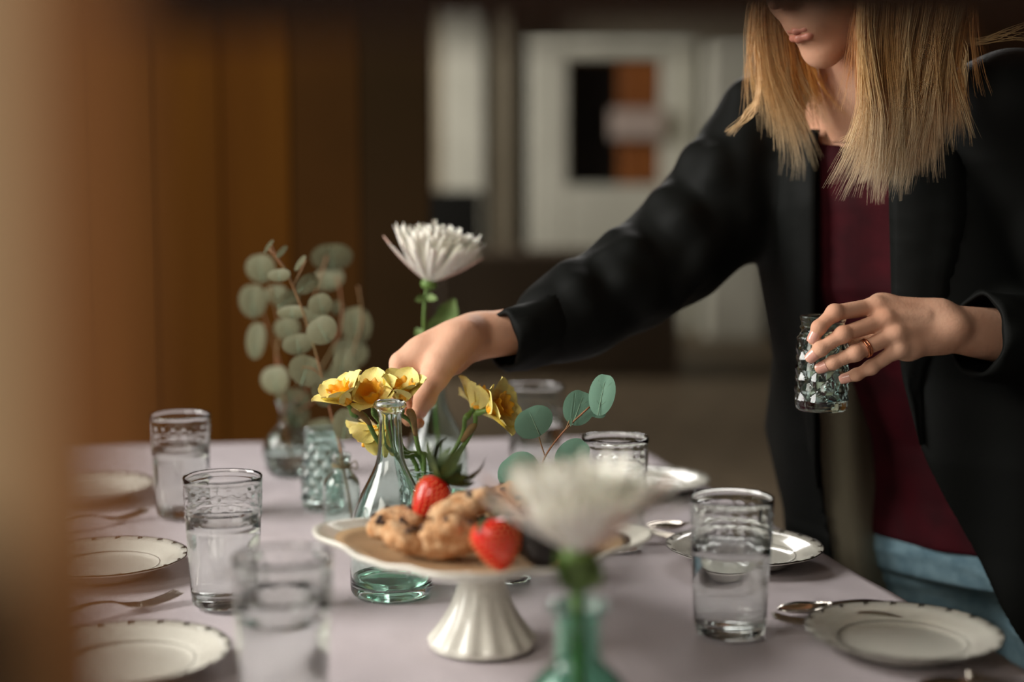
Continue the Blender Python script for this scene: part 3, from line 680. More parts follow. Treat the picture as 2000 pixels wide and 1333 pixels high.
daffodil(P(784, 786, 1.53), (.08, -.38, .92), .034, 'daffodil right beside the thumb of the reaching hand', [P(806, 830, 1.55), P(818, 880, 1.57), (J.x - .002, J.y - .01, .86), (J.x - .008, J.y, .765)], [P(796, 800, 1.535), P(806, 815, 1.54), P(812, 850, 1.553)], rot=.0, op=.85)
daffodil(P(740, 835, 1.56), (-.5, .2, -.75), .033, 'drooping daffodil left of the carafe neck with petals hanging down', [P(765, 815, 1.57), P(790, 880, 1.575), (J.x + .004, J.y + .01, .86), (J.x, J.y, .765)], rot=.3)
daffodil(P(925, 800, 1.60), (.62, .42, .66), .036, 'daffodil right of the hand, seen from behind', [P(903, 850, 1.60), P(872, 905, 1.595), (J.x + .012, J.y + .004, .855), (J.x + .002, J.y, .765)], rot=.15, op=.3)
daffodil(P(952, 802, 1.56), (.86, -.40, .30), .036, 'rightmost daffodil facing right with an open orange trumpet', [P(925, 838, 1.57), P(893, 888, 1.58), (J.x + .015, J.y - .004, .855), (J.x + .004, J.y + .002, .765)], [P(930, 828, 1.565), P(914, 846, 1.57), P(903, 862, 1.575)], rot=.4, op=.6)
# eucalyptus
def leaf_round():
    V = []; F = []; n = 26; rings = 5; V.append((0, 0, .05))
    for j in range(1, rings + 1):
        for k in range(n):
            a = 2 * PI * k / n; r = j / rings; rr = r * (1 - .07 * max(0, math.cos(a - PI / 2)) ** 24 - .03 * max(0, math.cos(a + PI / 2)) ** 6 + .015 * math.sin(3 * a))
            x, y = rr * math.cos(a), rr * math.sin(a); V.append((x, y, .05 - .10 * r * r + .10 * abs(x) + .03 * math.sin(2.5 * y + 1) * r))
    for k in range(n): F.append((0, 1 + k, 1 + (k + 1) % n))
    for j in range(rings - 1):
        for k in range(n): a = 1 + j * n; b = a + n; F.append((a + k, b + k, b + (k + 1) % n, a + (k + 1) % n))
    return V, F
LV, LF = leaf_round(); LM = {}
def eu_leaf(c, rx, ry, rot, parent, m, tilt=(0, 0), vein=True):
    key = m.name
    if key not in LM:
        b = MB().add(LV, LF, 0)
        b.tube([(0, -.98, .02), (0, -.4, .055), (0, .1, .06), (0, .62, .045)], [.028, .022, .014, .005], 5, 1)
        for s_ in (-1, 1):
            for y0 in (-.5, -.1, .25): b.tube([(0, y0, .05), (s_ * .3, y0 + .16, .068), (s_ * .55, y0 + .38, .06)], [.008, .006, .002], 4, 1)
        LM[key] = b.mesh('leaf', [m, VEIN])
    o = obj('leaf', LM[key], parent)
    M = Matrix(((1, 0, 0), (0, 0, -1), (0, 1, 0))).to_4x4()   # faces the viewer's side of the table
    o.matrix_world = Matrix.Translation(c) @ Matrix.Rotation(tilt[0], 4, 'X') @ Matrix.Rotation(tilt[1], 4, 'Z') @ M @ Matrix.Rotation(rot, 4, 'Z') @ Matrix.Diagonal((rx, ry, (rx + ry) / 2, 1))
    return o
def branch(label, stems, leaves, D, m, r=.0012, group=None, tm=TWIG):
    root = empty('eucalyptus_branch', (0, 0, 0), label, 'plant', group); k = ppm(D); rr = random.Random(len(leaves))
    for i, s_ in enumerate(stems):
        s_ = [P(q[0], q[1], D + (q[2] if len(q) > 2 else 0)) if not isinstance(q, Vector) else q for q in s_]
        MB().tube(spline(s_, 26), r if i == 0 else r * .7, 6).build('stem' if i == 0 else 'twig', tm, root)
    for lf in leaves:
        x, y, a, b, rot = lf[:5]; dd = lf[5] if len(lf) > 5 else rr.uniform(-.03, .03)
        tilt = (rr.uniform(-.25, .25), rr.uniform(-.35, .35)); f = 1 / max(.6, math.cos(tilt[1]))
        eu_leaf(P(x, y, D + dd), a / k * f, b / k, R_(rot), root, m, tilt)
    return root
branch('sharp blue green eucalyptus sprig with round leaves right of the daffodils',
    [[(1152, 795), (1118, 826), (1095, 850), (1072, 880), (1060, 905), (1057, 930), (1042, 990), SH + Vector((.016, 0, .07)), SH + Vector((-.008, 0, .012))],
     [(1064, 890), (1058, 872), (1053, 855)], [(1059, 923), (1072, 917), (1090, 904)], [(1058, 915), (1060, 925), (1050, 950)], [(1103, 842), (1108, 832), (1112, 822)]],
    [(1042, 825, 39, 31, 25, 0), (1130, 797, 31, 36, -20, .012), (1176, 771, 25, 42, -12, -.004), (1117, 890, 29, 42, -38, .002), (1013, 921, 43, 37, 40, .004), (1004, 962, 34, 28, 40, .015), (1119, 800, 4, 34, -8, -.006), (1160, 800, 14, 26, 60, .02)], 1.50, EUC, .0010)
def cv(lst): return [(440 + a / 3.175, 440 + b / 3.175, c_ / 3.175, d / 3.175, e) for a, b, c_, d, e in lst]
bm_ = BOT + Vector((0, 0, .0))
branch('olive eucalyptus branch with a reddish stem leaning out of the twine tied bottle',
    [[(524, 484), (545, 510), (562, 536), (585, 590), (604, 645), (620, 700), (634, 755), (646, 805), (656, 845), (666, 880, -.01), BOT + Vector((0, 0, .094)), BOT + Vector((.008, 0, .05)), BOT + Vector((.013, 0, .012))],
     [(548, 515), (540, 500), (530, 478)], [(572, 560), (585, 535), (598, 508)], [(604, 645), (625, 640), (640, 655)], [(628, 735), (610, 720), (590, 718)]],
    cv([(270, 130, 12, 50, -35), (350, 165, 18, 50, -40), (465, 235, 16, 62, -38), (335, 310, 72, 40, 5), (510, 365, 52, 80, -50), (390, 465, 50, 85, -55), (415, 540, 98, 44, 6), (590, 490, 76, 68, 20), (600, 652, 98, 86, 30), (450, 738, 98, 66, 10), (500, 905, 108, 106, -20), (596, 1050, 52, 92, 20), (730, 850, 62, 96, -12), (745, 1235, 78, 100, -8), (880, 1335, 20, 55, 10), (620, 1005, 60, 60, 0)]),
    1.76, EUC2, .0014)
branch('blurred spreading eucalyptus bunch in the round green bud vase',
    [[(528, 560), (545, 640), (540, 700), (552, 760), (560, 800), BV + Vector((-.004, 0, .1)), BV + Vector((.006, 0, .012))],
     [(512, 600), (530, 660), (545, 705), (560, 800)], [(660, 540), (668, 620), (650, 680), (600, 760), BV + Vector((.004, 0, .1))], [(700, 560), (705, 640), (660, 740), (590, 800), BV + Vector((.006, .004, .098))], [(640, 500), (620, 560), (600, 640), (575, 780)]],
    cv([(220, 268, 92, 90, 10), (172, 470, 86, 106, 0), (192, 716, 62, 118, -8), (385, 640, 82, 74, 20), (660, 200, 124, 88, 0), (640, 335, 104, 70, 10), (320, 430, 76, 62, 0), (690, 512, 44, 46, 0), (310, 958, 92, 88, 10), (420, 1085, 104, 76, 0), (812, 620, 96, 118, 10), (780, 790, 110, 96, 0), (650, 985, 84, 84, 0), (590, 1262, 88, 62, 10), (700, 1030, 80, 70, 0), (560, 560, 70, 70, 20), (740, 930, 90, 110, 8), (450, 1180, 70, 80, 0)]),
    2.08, EUC2, .0018)
# ------------------------------------------------------------------ the woman
YAW = R_(41); SL = np.array([math.cos(YAW), -math.sin(YAW), 0]); NF = np.array([-math.sin(YAW), -math.cos(YAW), 0])
WOM = empty('person', (.60, 1.84, .006), 'blonde woman in a black blazer leaning over the table, reaching for the flowers', 'person')
WI = Matrix.Translation(-WOM.location)
def pobj(name, V, F, m, parent=None, smooth=True, mi=None):
    V = np.asarray(V, float) - np.array(WOM.location); return obj(name, mesh(name, V, F, m, smooth, mi), WOM if parent is None else parent)
def torso(levels, off=0.0):
    Z = np.array([l[0] for l in levels][::-1]); A = [np.array([l[i] for l in levels][::-1]) for i in range(1, 5)]
    def f(x, y, z):
        zz = np.clip(z, Z[0], Z[-1]); cx, cy, a, b = [np.interp(zz, Z, q) for q in A]; a = a + off; b = b + off
        dx, dy = x - cx, y - cy; u = dx * SL[0] + dy * SL[1]; v = dx * NF[0] + dy * NF[1]
        ex = 2.3; q = (np.abs(u / a) ** ex + np.abs(v / b) ** ex) ** (1 / ex); m = np.minimum(a, b); r = np.sqrt(u * u + v * v) + 1e-6
        d = (q - 1) * np.minimum(m, r / np.maximum(q, 1e-3) * .9)
        return np.maximum(d, np.maximum(z - (Z[-1] + off), (Z[0]) - z))
    return f
BODY = [(1.235, 0.4352, 1.745, 0.1, 0.06), (1.2, 0.4403, 1.75, 0.145, 0.08), (1.15, 0.4506, 1.755, 0.158, 0.092), (1.05, 0.4864, 1.765, 0.152, 0.104), (0.95, 0.5547, 1.78, 0.134, 0.094), (0.85, 0.6108, 1.79, 0.146, 0.098), (0.78, 0.6282, 1.795, 0.16, 0.106), (0.7, 0.6364, 1.8, 0.165, 0.11)]
JACK = [(1.24, 0.4403, 1.75, 0.125, 0.075), (1.2, 0.4454, 1.755, 0.165, 0.1), (1.15, 0.4557, 1.76, 0.176, 0.115), (1.05, 0.4854, 1.77, 0.184, 0.125), (0.95, 0.5243, 1.78, 0.205, 0.135), (0.85, 0.5499, 1.79, 0.24, 0.15), (0.78, 0.5755, 1.795, 0.25, 0.155), (0.74, 0.5857, 1.795, 0.25, 0.155), (0.62, 0.599, 1.795, 0.25, 0.155)]
body_f = torso(BODY); shirt_f = torso(BODY, .009)
SHR = P(1494, 236, 1.83); SHL = P(1975, 205, 1.635); NKB = Vector((.432, 1.74, 1.245))
ELR = P(1292, 512, 1.76); WRR = P(914, 668, 1.635)
ELL = P(2190, 690, 1.66); WRL = P(1838, 640, 1.555)
# head frame
hf = Vector((-.736, -.45, -.50)).normalized(); hr = hf.cross(Vector((-.425, -.26, .866))).normalized(); hu = hr.cross(hf).normalized()
CHIN = P(1598, 121, 1.60); HC = CHIN + hu * .112 - hf * .076
RH = [tuple(hf), tuple(hr), tuple(hu)]
H = lambda f, r, u: HC + hf * f + hr * r + hu * u
lo = np.array(HC) - .16; hi = np.array(HC) + .16; lo[2] -= .06; hi[0] += .05; hi[1] += .05
fd = Field(lo, hi, .0026)
fd.ell(H(-.018, 0, .035), (.092, .072, .085), RH, .02).ell(H(.018, 0, -.03), (.066, .060, .078), RH, .025)
fd.ell(H(.034, 0, -.062), (.046, .043, .040), RH, .022).ell(H(.064, 0, -.100), (.018, .020, .016), RH, .020)
fd.cone(H(.062, 0, -.103), H(-.02, .050, -.066), .014, .016, .02).cone(H(.062, 0, -.103), H(-.02, -.050, -.066), .014, .016, .02)
fd.ell(H(.050, .032, -.035), (.026, .022, .026), RH, .02).ell(H(.050, -.032, -.035), (.026, .022, .026), RH, .02)
fd.ell(H(.070, 0, -.066), (.020, .026, .022), RH, .014)
fd.cone(H(.078, 0, .012), H(.100, 0, -.026), .006, .0095, .012).ell(H(.090, .011, -.030), (.009, .007, .007), RH, .007).ell(H(.090, -.011, -.030), (.009, .007, .007), RH, .007)
fd.cone(H(.072, .028, .030), H(.078, .006, .026), .009, .007, .012).cone(H(.072, -.028, .030), H(.078, -.006, .026), .009, .007, .012)
for s_ in (-1, 1):
    fd.ell(H(.080, .031 * s_, .008), (.012, .015, .010), RH, .008, True)
    fd.ell(H(.064, .031 * s_, .007), (.0135, .0135, .0135), RH, .002)
    fd.ell(H(-.008, .070 * s_, -.006), (.020, .009, .032), RH, .006).ell(H(-.006, .078 * s_, -.004), (.011, .006, .020), RH, .003, True)
fd.cone(H(.094, .020, -.0715), H(.094, -.020, -.0715), .0032, .0032, .006, True)          # mouth line
fd.cone(H(-.03, 0, -.05), NKB - Vector((0, 0, .03)), .052, .056, .03)
parts_ = [fd.net()]
# torso, arms and legs (hidden by clothes)
fd = Field((-.02, 1.35, .0), (1.0, 2.15, 1.30), .008)
fd.func((.2, 1.4, .68), (.95, 2.0, 1.26), body_f, .02)
fd.cone(NKB, SHR, .038, .040, .04).cone(NKB, SHL, .038, .040, .04)
fd.chain([SHR, P(1240, 545, 1.75), P(1100, 626, 1.70)], [.046, .036, .024], .02).chain([SHL, ELL, WRL.lerp(ELL, .3)], [.046, .036, .024], .02)
HPR = Vector((.636, 1.80, .76)) - Vector(SL) * .085; HPL = Vector((.636, 1.80, .76)) + Vector(SL) * .085
KR, KL = HPR + Vector((.02, .03, -.34)), HPL + Vector((.03, .02, -.34)); AR, AL = KR + Vector((.02, .04, -.34)), KL + Vector((.02, .03, -.34))
fd.chain([HPR, KR, AR], [.082, .056, .040], .03).chain([HPL, KL, AL], [.082, .056, .040], .03)
parts_.append(fd.net())
def seg_pts(lst): return [P(x, y, d) for x, y, d in lst]
# left hand (holds the jar), joints measured from the knuckles
def c4(x, y, d): return (1500 + x / 4, 540 + y / 4, d - .03)
LFING = [
    ([c4(832, 238, 1.578), c4(520, 285, 1.556), c4(398, 400, 1.552), c4(352, 492, 1.553)], [.0098, .0084, .0074, .0062]),
    ([c4(905, 345, 1.566), c4(585, 455, 1.548), c4(412, 568, 1.547), c4(335, 634, 1.551)], [.0098, .0083, .0073, .0064]),
    ([c4(985, 455, 1.560), c4(682, 600, 1.546), c4(510, 675, 1.548), c4(408, 715, 1.553)], [.0094, .0080, .0070, .0062]),
    ([c4(1020, 570, 1.560), c4(805, 712, 1.556), c4(690, 770, 1.558), c4(592, 798, 1.563)], [.0086, .0070, .0062, .0054])]
JARC = P(1606, 708, 1.562)
LTH = ([c4(1240, 330, 1.600), c4(980, 430, 1.628), c4(700, 470, 1.640), c4(520, 500, 1.632)], [.013, .0115, .0095, .0075])
wr = P(*c4(1335, 395, 1.585))
lo = np.array([P(1560, 700, 1.5).x, 1.49, P(1700, 790, 1.55).z]); hi = np.array([P(1990, 600, 1.6).x, 1.69, P(1700, 560, 1.65).z])
fd = Field(lo, hi, .0013)
fd.cone(wr, WRL + (ELL - WRL) * .45, .0245, .033, .01)
for j, (pt, rs) in enumerate(LFING):
    q = seg_pts(pt); w0 = P(*c4(1330, 300 + 60 * j, 1.590)); mcp = q[0]
    fd.cone(w0, mcp + Vector((.006, .006, 0)), .0170, rs[0] + .0030, .014); fd.chain(q, rs, .004)
    fd.ell(q[0] + Vector((0, -.004, .001)), (.009, .009, .009), None, .008); fd.ell(q[1] + Vector((0, -.001, 0)), (rs[1] + .0006,) * 3, None, .004); fd.ell(q[2], (rs[2] + .0002,) * 3, None, .003)
    if j < 3: pass
fd.cone(seg_pts(LFING[0][0])[0] + Vector((.012, .012, 0)), seg_pts(LFING[3][0])[0] + Vector((.014, .010, 0)), .012, .012, .012)
fd.cone(wr + Vector((-.02, .012, .0)), P(*c4(1000, 430, 1.588)), .020, .016, .015)
fd.chain(seg_pts(LTH[0]), LTH[1], .008)
fd.cone(wr, P(*c4(1000, 390, 1.612)), .014, .010, .014)
fd.ell(P(*c4(1480, 400, 1.570)), (.008, .008, .008), None, .02)      # wrist bone
for a_, b_ in ((0, 300), (1, 340), (2, 395)):                         # tendons
    q = seg_pts(LFING[a_][0])[0]; fd.cone(q + Vector((.004, -.006, .002)), P(*c4(1230, b_, 1.570)), .0042, .0025, .010)
parts_.append(fd.net())
# right hand (pinches the daffodil stems), seen from the thumb side
def c5(x, y, d): return (700 + x / 5, 580 + y / 5, d)
RF = [
    ([c5(420, 650, 1.596), c5(335, 850, 1.585), c5(390, 1080, 1.578), c5(490, 1215, 1.570)], [.0105, .0090, .0078, .0064]),
    ([c5(450, 650, 1.620), c5(395, 880, 1.618), c5(480, 1110, 1.602), c5(590, 1235, 1.590)], [.0105, .0090, .0078, .0066]),
    ([c5(520, 640, 1.640), c5(490, 860, 1.642), c5(560, 1000, 1.630), c5(640, 960, 1.618)], [.0100, .0084, .0076, .0066]),
    ([c5(600, 620, 1.656), c5(580, 790, 1.658), c5(640, 890, 1.645), c5(700, 830, 1.634)], [.0090, .0076, .0068, .0058])]
RT = ([c5(980, 520, 1.600), c5(745, 780, 1.572), c5(650, 990, 1.564), c5(590, 1120, 1.566)], [.0150, .0132, .0112, .0082])
wrr = P(*c5(1110, 400, 1.640))
lo = np.array([P(735, 700, 1.6).x, 1.53, P(850, 850, 1.6).z]); hi = np.array([P(1040, 700, 1.7).x, 1.74, P(900, 590, 1.7).z])
fd = Field(lo, hi, .0013)
fd.cone(wrr, P(1075, 636, 1.688), .0265, .0280, .012)
for j, (pt, rs) in enumerate(RF):
    q = seg_pts(pt); w0 = P(*c5(1060, 380 + 20 * j, 1.615 + .014 * j)); fd.cone(w0, q[0], .0200, rs[0] + .0035, .014); fd.chain(q, rs, .004)
    fd.ell(q[1], (rs[1] + .0006,) * 3, None, .004)
fd.cone(P(*c5(640, 560, 1.605)), P(*c5(900, 470, 1.625)), .020, .024, .016)
fd.cone(P(*c5(960, 420, 1.60)), seg_pts(RT[0])[1], .017, .0140, .016)
fd.chain(seg_pts(RT[0]), RT[1], .008)
fd.cone(P(*c5(900, 620, 1.625)), P(*c5(760, 690, 1.60)), .017, .015, .016)
fd.ell(P(*c5(1150, 300, 1.655)), (.014, .012, .012), None, .020)      # wrist bone on the top
fd.cone(P(*c5(1070, 330, 1.605)), P(*c5(760, 610, 1.578)), .0050, .0055, .012)  # thumb tendon
parts_.append(fd.net())
# legs end in feet inside the shoes
V, F = join(parts_); pobj('body', V, F, SKIN)
# nails
def nail(p, tip, nrm, r, L):
    ax = (tip - p).normalized(); n_ = (Vector(nrm) - ax * Vector(nrm).dot(ax)).normalized(); s_ = ax.cross(n_); V = []; F = []
    for i in range(7):
        for k in range(7):
            u = i / 6 * 2 - 1; a = (k / 6 * 2 - 1) * 1.0; rr = r * (1 - .10 * max(0, u) ** 2)
            wd_ = 1 - .35 * max(0, abs(u) - .4)
            V.append(p + ax * (L * u) + (s_ * math.sin(a * wd_) + n_ * math.cos(a * wd_)) * rr)
    for i in range(6):
        for k in range(6): q = i * 7 + k; F.append((q, q + 1, q + 8, q + 7))
    pobj('fingernail', V, F, NAIL)
for j, (pt, rs) in enumerate(LFING):
    q = seg_pts(pt); nail(q[2].lerp(q[3], .88), q[3] + (q[3] - q[2]), ((-.45, -1, .12), (-.25, -1, .1), (-.2, -1, 0), (-.3, -1, -.1))[j], rs[3] + .0010, .0058)
q = seg_pts(RT[0]); nail(q[2].lerp(q[3], .85), q[3] + (q[3] - q[2]), (.8, -.5, -.1), RT[1][3] + .0016, .0062)
# ring
q = seg_pts(LFING[2][0]); ax = (q[1] - q[0]).normalized(); rc = q[0].lerp(q[1], .74); a_ = ax.cross(Vector((0, 0, 1))).normalized(); b_ = ax.cross(a_)
rg = MB()
for o_ in (-.0016, .0016): rg.tube([rc + ax * o_ + (a_ * math.cos(t) + b_ * math.sin(t)) * .00955 for t in np.linspace(0, 2 * PI, 40)], .0011, 6)
rg.V = [Vector(v) - WOM.location for v in rg.V]; rg.build('ring', COPPER, WOM)
# face parts
for nm, m, u0, th, rad in (('upper_lip', LIP, -.0672, .0044, .0044), ('lower_lip', LIP, -.0765, .0054, .0056)):
    b = Field(np.array(H(.085, 0, -.07)) - .035, np.array(H(.085, 0, -.07)) + .035, .0012)
    c0 = H(.0890 if nm[0] == 'l' else .0895, 0, u0)
    b.chain([H(.0740, .0235, -.0715), H(.0855, .012, u0), c0, H(.0855, -.012, u0), H(.0740, -.0235, -.0715)], [.0012, rad * .72, rad * .82, rad * .72, .0012], .004)
    v, f = b.net(); pobj(nm, v, f, m)
for s_ in (-1, 1):
    b = MB(); b.ball(H(.0665, .031 * s_, .007), .0125, 16, 10); b.V = [Vector(v) - WOM.location for v in b.V]; e = b.build('eyelid', SKIN, WOM)
    b = MB(); b.ball(H(.0765, .031 * s_, .0045), .0035, 10, 6); b.V = [Vector(v) - WOM.location for v in b.V]; b.build('iris', EYEI, WOM)
    b = MB(); b.tube(spline([H(.084, .012 * s_, .030), H(.084, .028 * s_, .036), H(.070, .046 * s_, .032)], 10), .0022, 6); b.V = [Vector(v) - WOM.location for v in b.V]; b.build('eyebrow', BROWM, WOM)
# shirt
fd = Field((.2, 1.42, .70), (.85, 2.0, 1.30), .005)
fd.func((.2, 1.42, .705), (.85, 2.0, 1.29), torso([(l[0], l[1], l[2], l[3] + .009, l[4] + .009) for l in BODY if l[0] > .71] + [(.722, .634, 1.799, .182, .127)]), .004)
fd.cone(NKB + Vector((0, 0, -.01)), NKB.lerp(SHR, .55), .047, .038, .03).cone(NKB + Vector((0, 0, -.01)), NKB.lerp(SHL, .55), .047, .038, .03)
fd.cone(NKB + Vector((-.012, -.014, .02)), NKB + Vector((-.06, -.07, .11)), .066, .09, .004, True)
fd.cone(NKB + Vector((-.012, -.014, .02)), NKB + Vector((0, 0, .11)), .060, .09, .004, True)
V, F = fd.net()
n_ = .0035 * np.sin(V[:, 0] * 95 + V[:, 2] * 30 + 2 * np.sin(V[:, 2] * 14)) * np.clip((1.2 - V[:, 2]) * 5, 0, 1); V = V + NF * n_[:, None]
pobj('velvet_top', V, F, VELVET)
# jeans
fd = Field((.3, 1.45, .04), (.95, 2.1, .80), .006)
fd.func((.3, 1.5, .66), (.95, 2.05, .80), torso([(.765, .628, 1.797, .155, .098), (.74, .636, 1.797, .172, .116), (.68, .639, 1.80, .180, .125)]), .02)
for a, b, c_ in ((HPR, KR, AR), (HPL, KL, AL)): fd.chain([a - Vector((0, 0, .02)), b, c_], [.097, .070, .058], .03)
V, F = fd.net()
n_ = .0065 * np.clip((.735 - V[:, 2]) * 40, 0, 1) * (1 - np.abs(np.sin(V[:, 2] * 62 + V[:, 0] * 14 + 1.5 * np.sin(V[:, 0] * 20)))) ** 2; V = V + NF * n_[:, None]
pobj('jeans', V, F, DENIM)
for a in (AR, AL):
    fd = Field(np.array([a.x - .2, a.y - .22, .004]), np.array([a.x + .1, a.y + .12, .16]), .005)
    fd.cone((a.x, a.y, .05), (a.x + NF[0] * .13, a.y + NF[1] * .13, .035), .042, .032, .03).cone((a.x, a.y, .06), (a.x, a.y, .12), .045, .048, .02)
    fd.func((a.x - .2, a.y - .22, .0), (a.x + .1, a.y + .12, .0105), lambda x, y, z: .0075 - z * 1.0 + 0 * x * y - .0 - .0, 0, False) if False else None
    V, F = fd.net(); V[:, 2] = np.maximum(V[:, 2], .0075); pobj('shoe', V, F, SHOEM)
# blazer
def px_edge(ys, xs): return lambda py: np.interp(py, ys, xs)
E_R = px_edge([100, 180, 215, 300, 560, 700, 800, 900, 1000, 1060, 1130, 1300], [1640, 1628, 1612, 1602, 1600, 1598, 1600, 1602, 1610, 1622, 1632, 1650])
E_L = px_edge([100, 200, 370, 580, 740, 880, 1060, 1180, 1260, 1400], [1722, 1728, 1736, 1741, 1763, 1800, 1890, 1952, 2000, 2090])
jack_f = torso(JACK)
SLV = [(1494, 236, 1.83, 84), (1452, 330, 1.815, 97), (1392, 418, 1.80, 101), (1322, 488, 1.775, 96), (1232, 549, 1.745, 88), (1132, 606, 1.71, 82), (1080, 630, 1.69, 79)]
fd = Field((-.03, 1.38, .615), (1.0, 2.05, 1.335), .0048)
fd.func((.15, 1.42, .60), (.98, 2.05, 1.26), jack_f, .02)
fd.cone(NKB + Vector((-.005, .03, -.012)), SHR, .056, .053, .035).cone(NKB + Vector((.02, .02, -.012)), SHL, .056, .055, .035)
fd.chain([P(x, y, d) for x, y, d, r in SLV], [r / ppm(d) for x, y, d, r in SLV], .030)
fd.chain([SHL, SHL.lerp(ELL, .5), ELL, P(2035, 668, 1.59)], [.058, .060, .058, .054], .03)
SP = np.array([list(P(x, y, d)) for x, y, d, r in SLV]); SR = np.array([r / ppm(d) for x, y, d, r in SLV])
def on_sleeve(px, py):
    t = np.linspace(1.45, 1.95, 120); Q_ = np.array([list(P(px, py, q)) for q in t]); best = np.full(len(t), 9.)
    for i in range(len(SP) - 1):
        ba = SP[i + 1] - SP[i]; k = np.clip(((Q_ - SP[i]) @ ba) / (ba @ ba), 0, 1); best = np.minimum(best, np.linalg.norm(Q_ - SP[i] - k[:, None] * ba, axis=1) - (SR[i] + (SR[i + 1] - SR[i]) * k))
    j = np.nonzero(best < 0)[0]; j = j[0] if len(j) else int(best.argmin()); return Vector(Q_[j])
# folds in the sleeves: ridges around the arm at measured places
for x0, y0, x1, y1, dep, r in ((1352, 318, 1440, 372, 1.735, .012), (1366, 300, 1446, 330, 1.745, .010), (1296, 392, 1372, 470, 1.715, .012), (1204, 470, 1262, 520, 1.690, .010), (1215, 548, 1310, 592, 1.680, .009), (1190, 505, 1262, 600, 1.676, .007), (1110, 530, 1150, 600, 1.668, .007), (1330, 560, 1400, 470, 1.715, .008), (1448, 180, 1462, 420, 1.77, .008)):
    a = on_sleeve(x0, y0); b = on_sleeve(x1, y1); m_ = on_sleeve((x0 + x1) / 2, (y0 + y1) / 2); fd.cone(a, m_, r * 1.05, r * 1.15, .024).cone(m_, b, r * 1.15, r * .5, .024)
# hollow inside and front opening
inn = [(l[0] if l[0] > .7 else .60, l[1], l[2], l[3] - .011, l[4] - .011) for l in JACK]; inn[0] = (1.262, .44, 1.745, .10, .06)
fi = torso(inn); fd.func((.15, 1.42, .60), (.98, 2.05, 1.30), lambda x, y, z: np.maximum(fi(x, y, z), .60 - z), .004, True)
fd.cone(NKB + Vector((-.005, -.004, -.03)), NKB + Vector((-.02, -.02, .12)), .062, .062, .01, True)
def opening(x, y, z):
    x, y, z = np.broadcast_arrays(x, y, z); px, py = proj(np.stack([x, y, z], -1)); k = (y + .035) / FPX
    d = np.maximum(E_R(py) - px, px - E_L(py)) * k; fr = -((x - .47) * NF[0] + (y - 1.775) * NF[1]) + .0
    return np.maximum(d, fr)
fd.func((.15, 1.38, .60), (.98, 2.0, 1.335), opening, .006, True)
V, F = fd.net()
# soft vertical drape
ins = fi(V[:, 0], V[:, 1], V[:, 2]) < .0035; ins &= V[:, 2] < 1.2
u_ = (V[:, 0] - .5) * SL[0] + (V[:, 1] - 1.73) * SL[1]
w_ = .004 * np.sin(u_ * 60 + 2 * np.sin(V[:, 2] * 5)) * np.clip((1.15 - V[:, 2]) * 4, 0, 1) * (V[:, 0] > .3)
V = V + NF * w_[:, None]
mi = ins[F].all(1).astype(int)
BZ = pobj('blazer', V, F, [BLAZER, LINING], mi=mi)
def hit(px, py, f, d0=1.45, d1=1.85):
    t = np.linspace(d0, d1, 161); pts = np.array([P(px, py, q) for q in t]); v = f(pts[:, 0], pts[:, 1], pts[:, 2]); i = np.nonzero(v < 0)[0]
    return pts[i[0]] if len(i) else None
jl = torso(JACK, .006)
fl_ = []; fF = []
for i, y in enumerate(range(700, 1200, 20)):
    e = hit(float(E_R(y)) - 3, y, jack_f, 1.5, 2.0)
    if e is None: continue
    d0 = e[1] + .012; x1 = np.interp(y, [700, 900, 1010, 1200], [1690, 1716, 1735, 1770])
    for k in range(9): t = k / 8; fl_.append(P(float(E_R(y)) - 5 + (x1 - float(E_R(y)) + 5) * t, y, d0 + (1.84 - d0) * t ** 1.3 - .010 * math.sin(t * 7 + y * .004)))
for i in range(len(fl_) // 9 - 1):
    for k in range(8): q = i * 9 + k; fF.append((q, q + 9, q + 10, q + 1))
N_ = len(fl_); fl_ += [v + Vector((.002, .003, 0)) for v in fl_]; fF += [tuple(N_ + q for q in reversed(f)) for f in fF]
pobj('lining', fl_, fF, LINING)
# lapels follow the jacket front
def lapel(name, inner, outer, ys):
    V = []; F = []; m = 8
    for y in ys:
        a, b = inner(y), outer(y); row = [hit(a + (b - a) * k / (m - 1), y, jl) for k in range(m)]
        if any(r is None for r in row): continue
        for k, r in enumerate(row): V.append(np.array(r) + NF * (.001 + .007 * math.sin(PI * min(1, k / (m - 1) + .25)) - (.006 if k == m - 1 else 0)))
    n0 = len(V) // m
    for i in range(n0 - 1):
        for k in range(m - 1): q = i * m + k; F.append((q, q + m, q + m + 1, q + 1))
    N = len(V); V += [v - NF * .004 for v in V]; F += [tuple(N + q for q in reversed(f)) for f in F]
    for i in range(n0 - 1):
        F.append((i * m + m - 1, (i + 1) * m + m - 1, N + (i + 1) * m + m - 1, N + i * m + m - 1)); F.append((i * m, N + i * m, N + (i + 1) * m, (i + 1) * m))
    if N: pobj('lapel', V, F, BLAZER)
lapel('lapel', lambda y: float(E_R(y)) - 4, px_edge([215, 260, 420, 600, 800, 1000], [1535, 1512, 1508, 1520, 1560, 1604]), list(range(225, 960, 14)))
lapel('lapel', lambda y: float(E_L(y)) + 4, px_edge([215, 260, 420, 600, 760, 880], [1850, 1880, 1884, 1845, 1800, 1806]), list(range(225, 870, 14)))
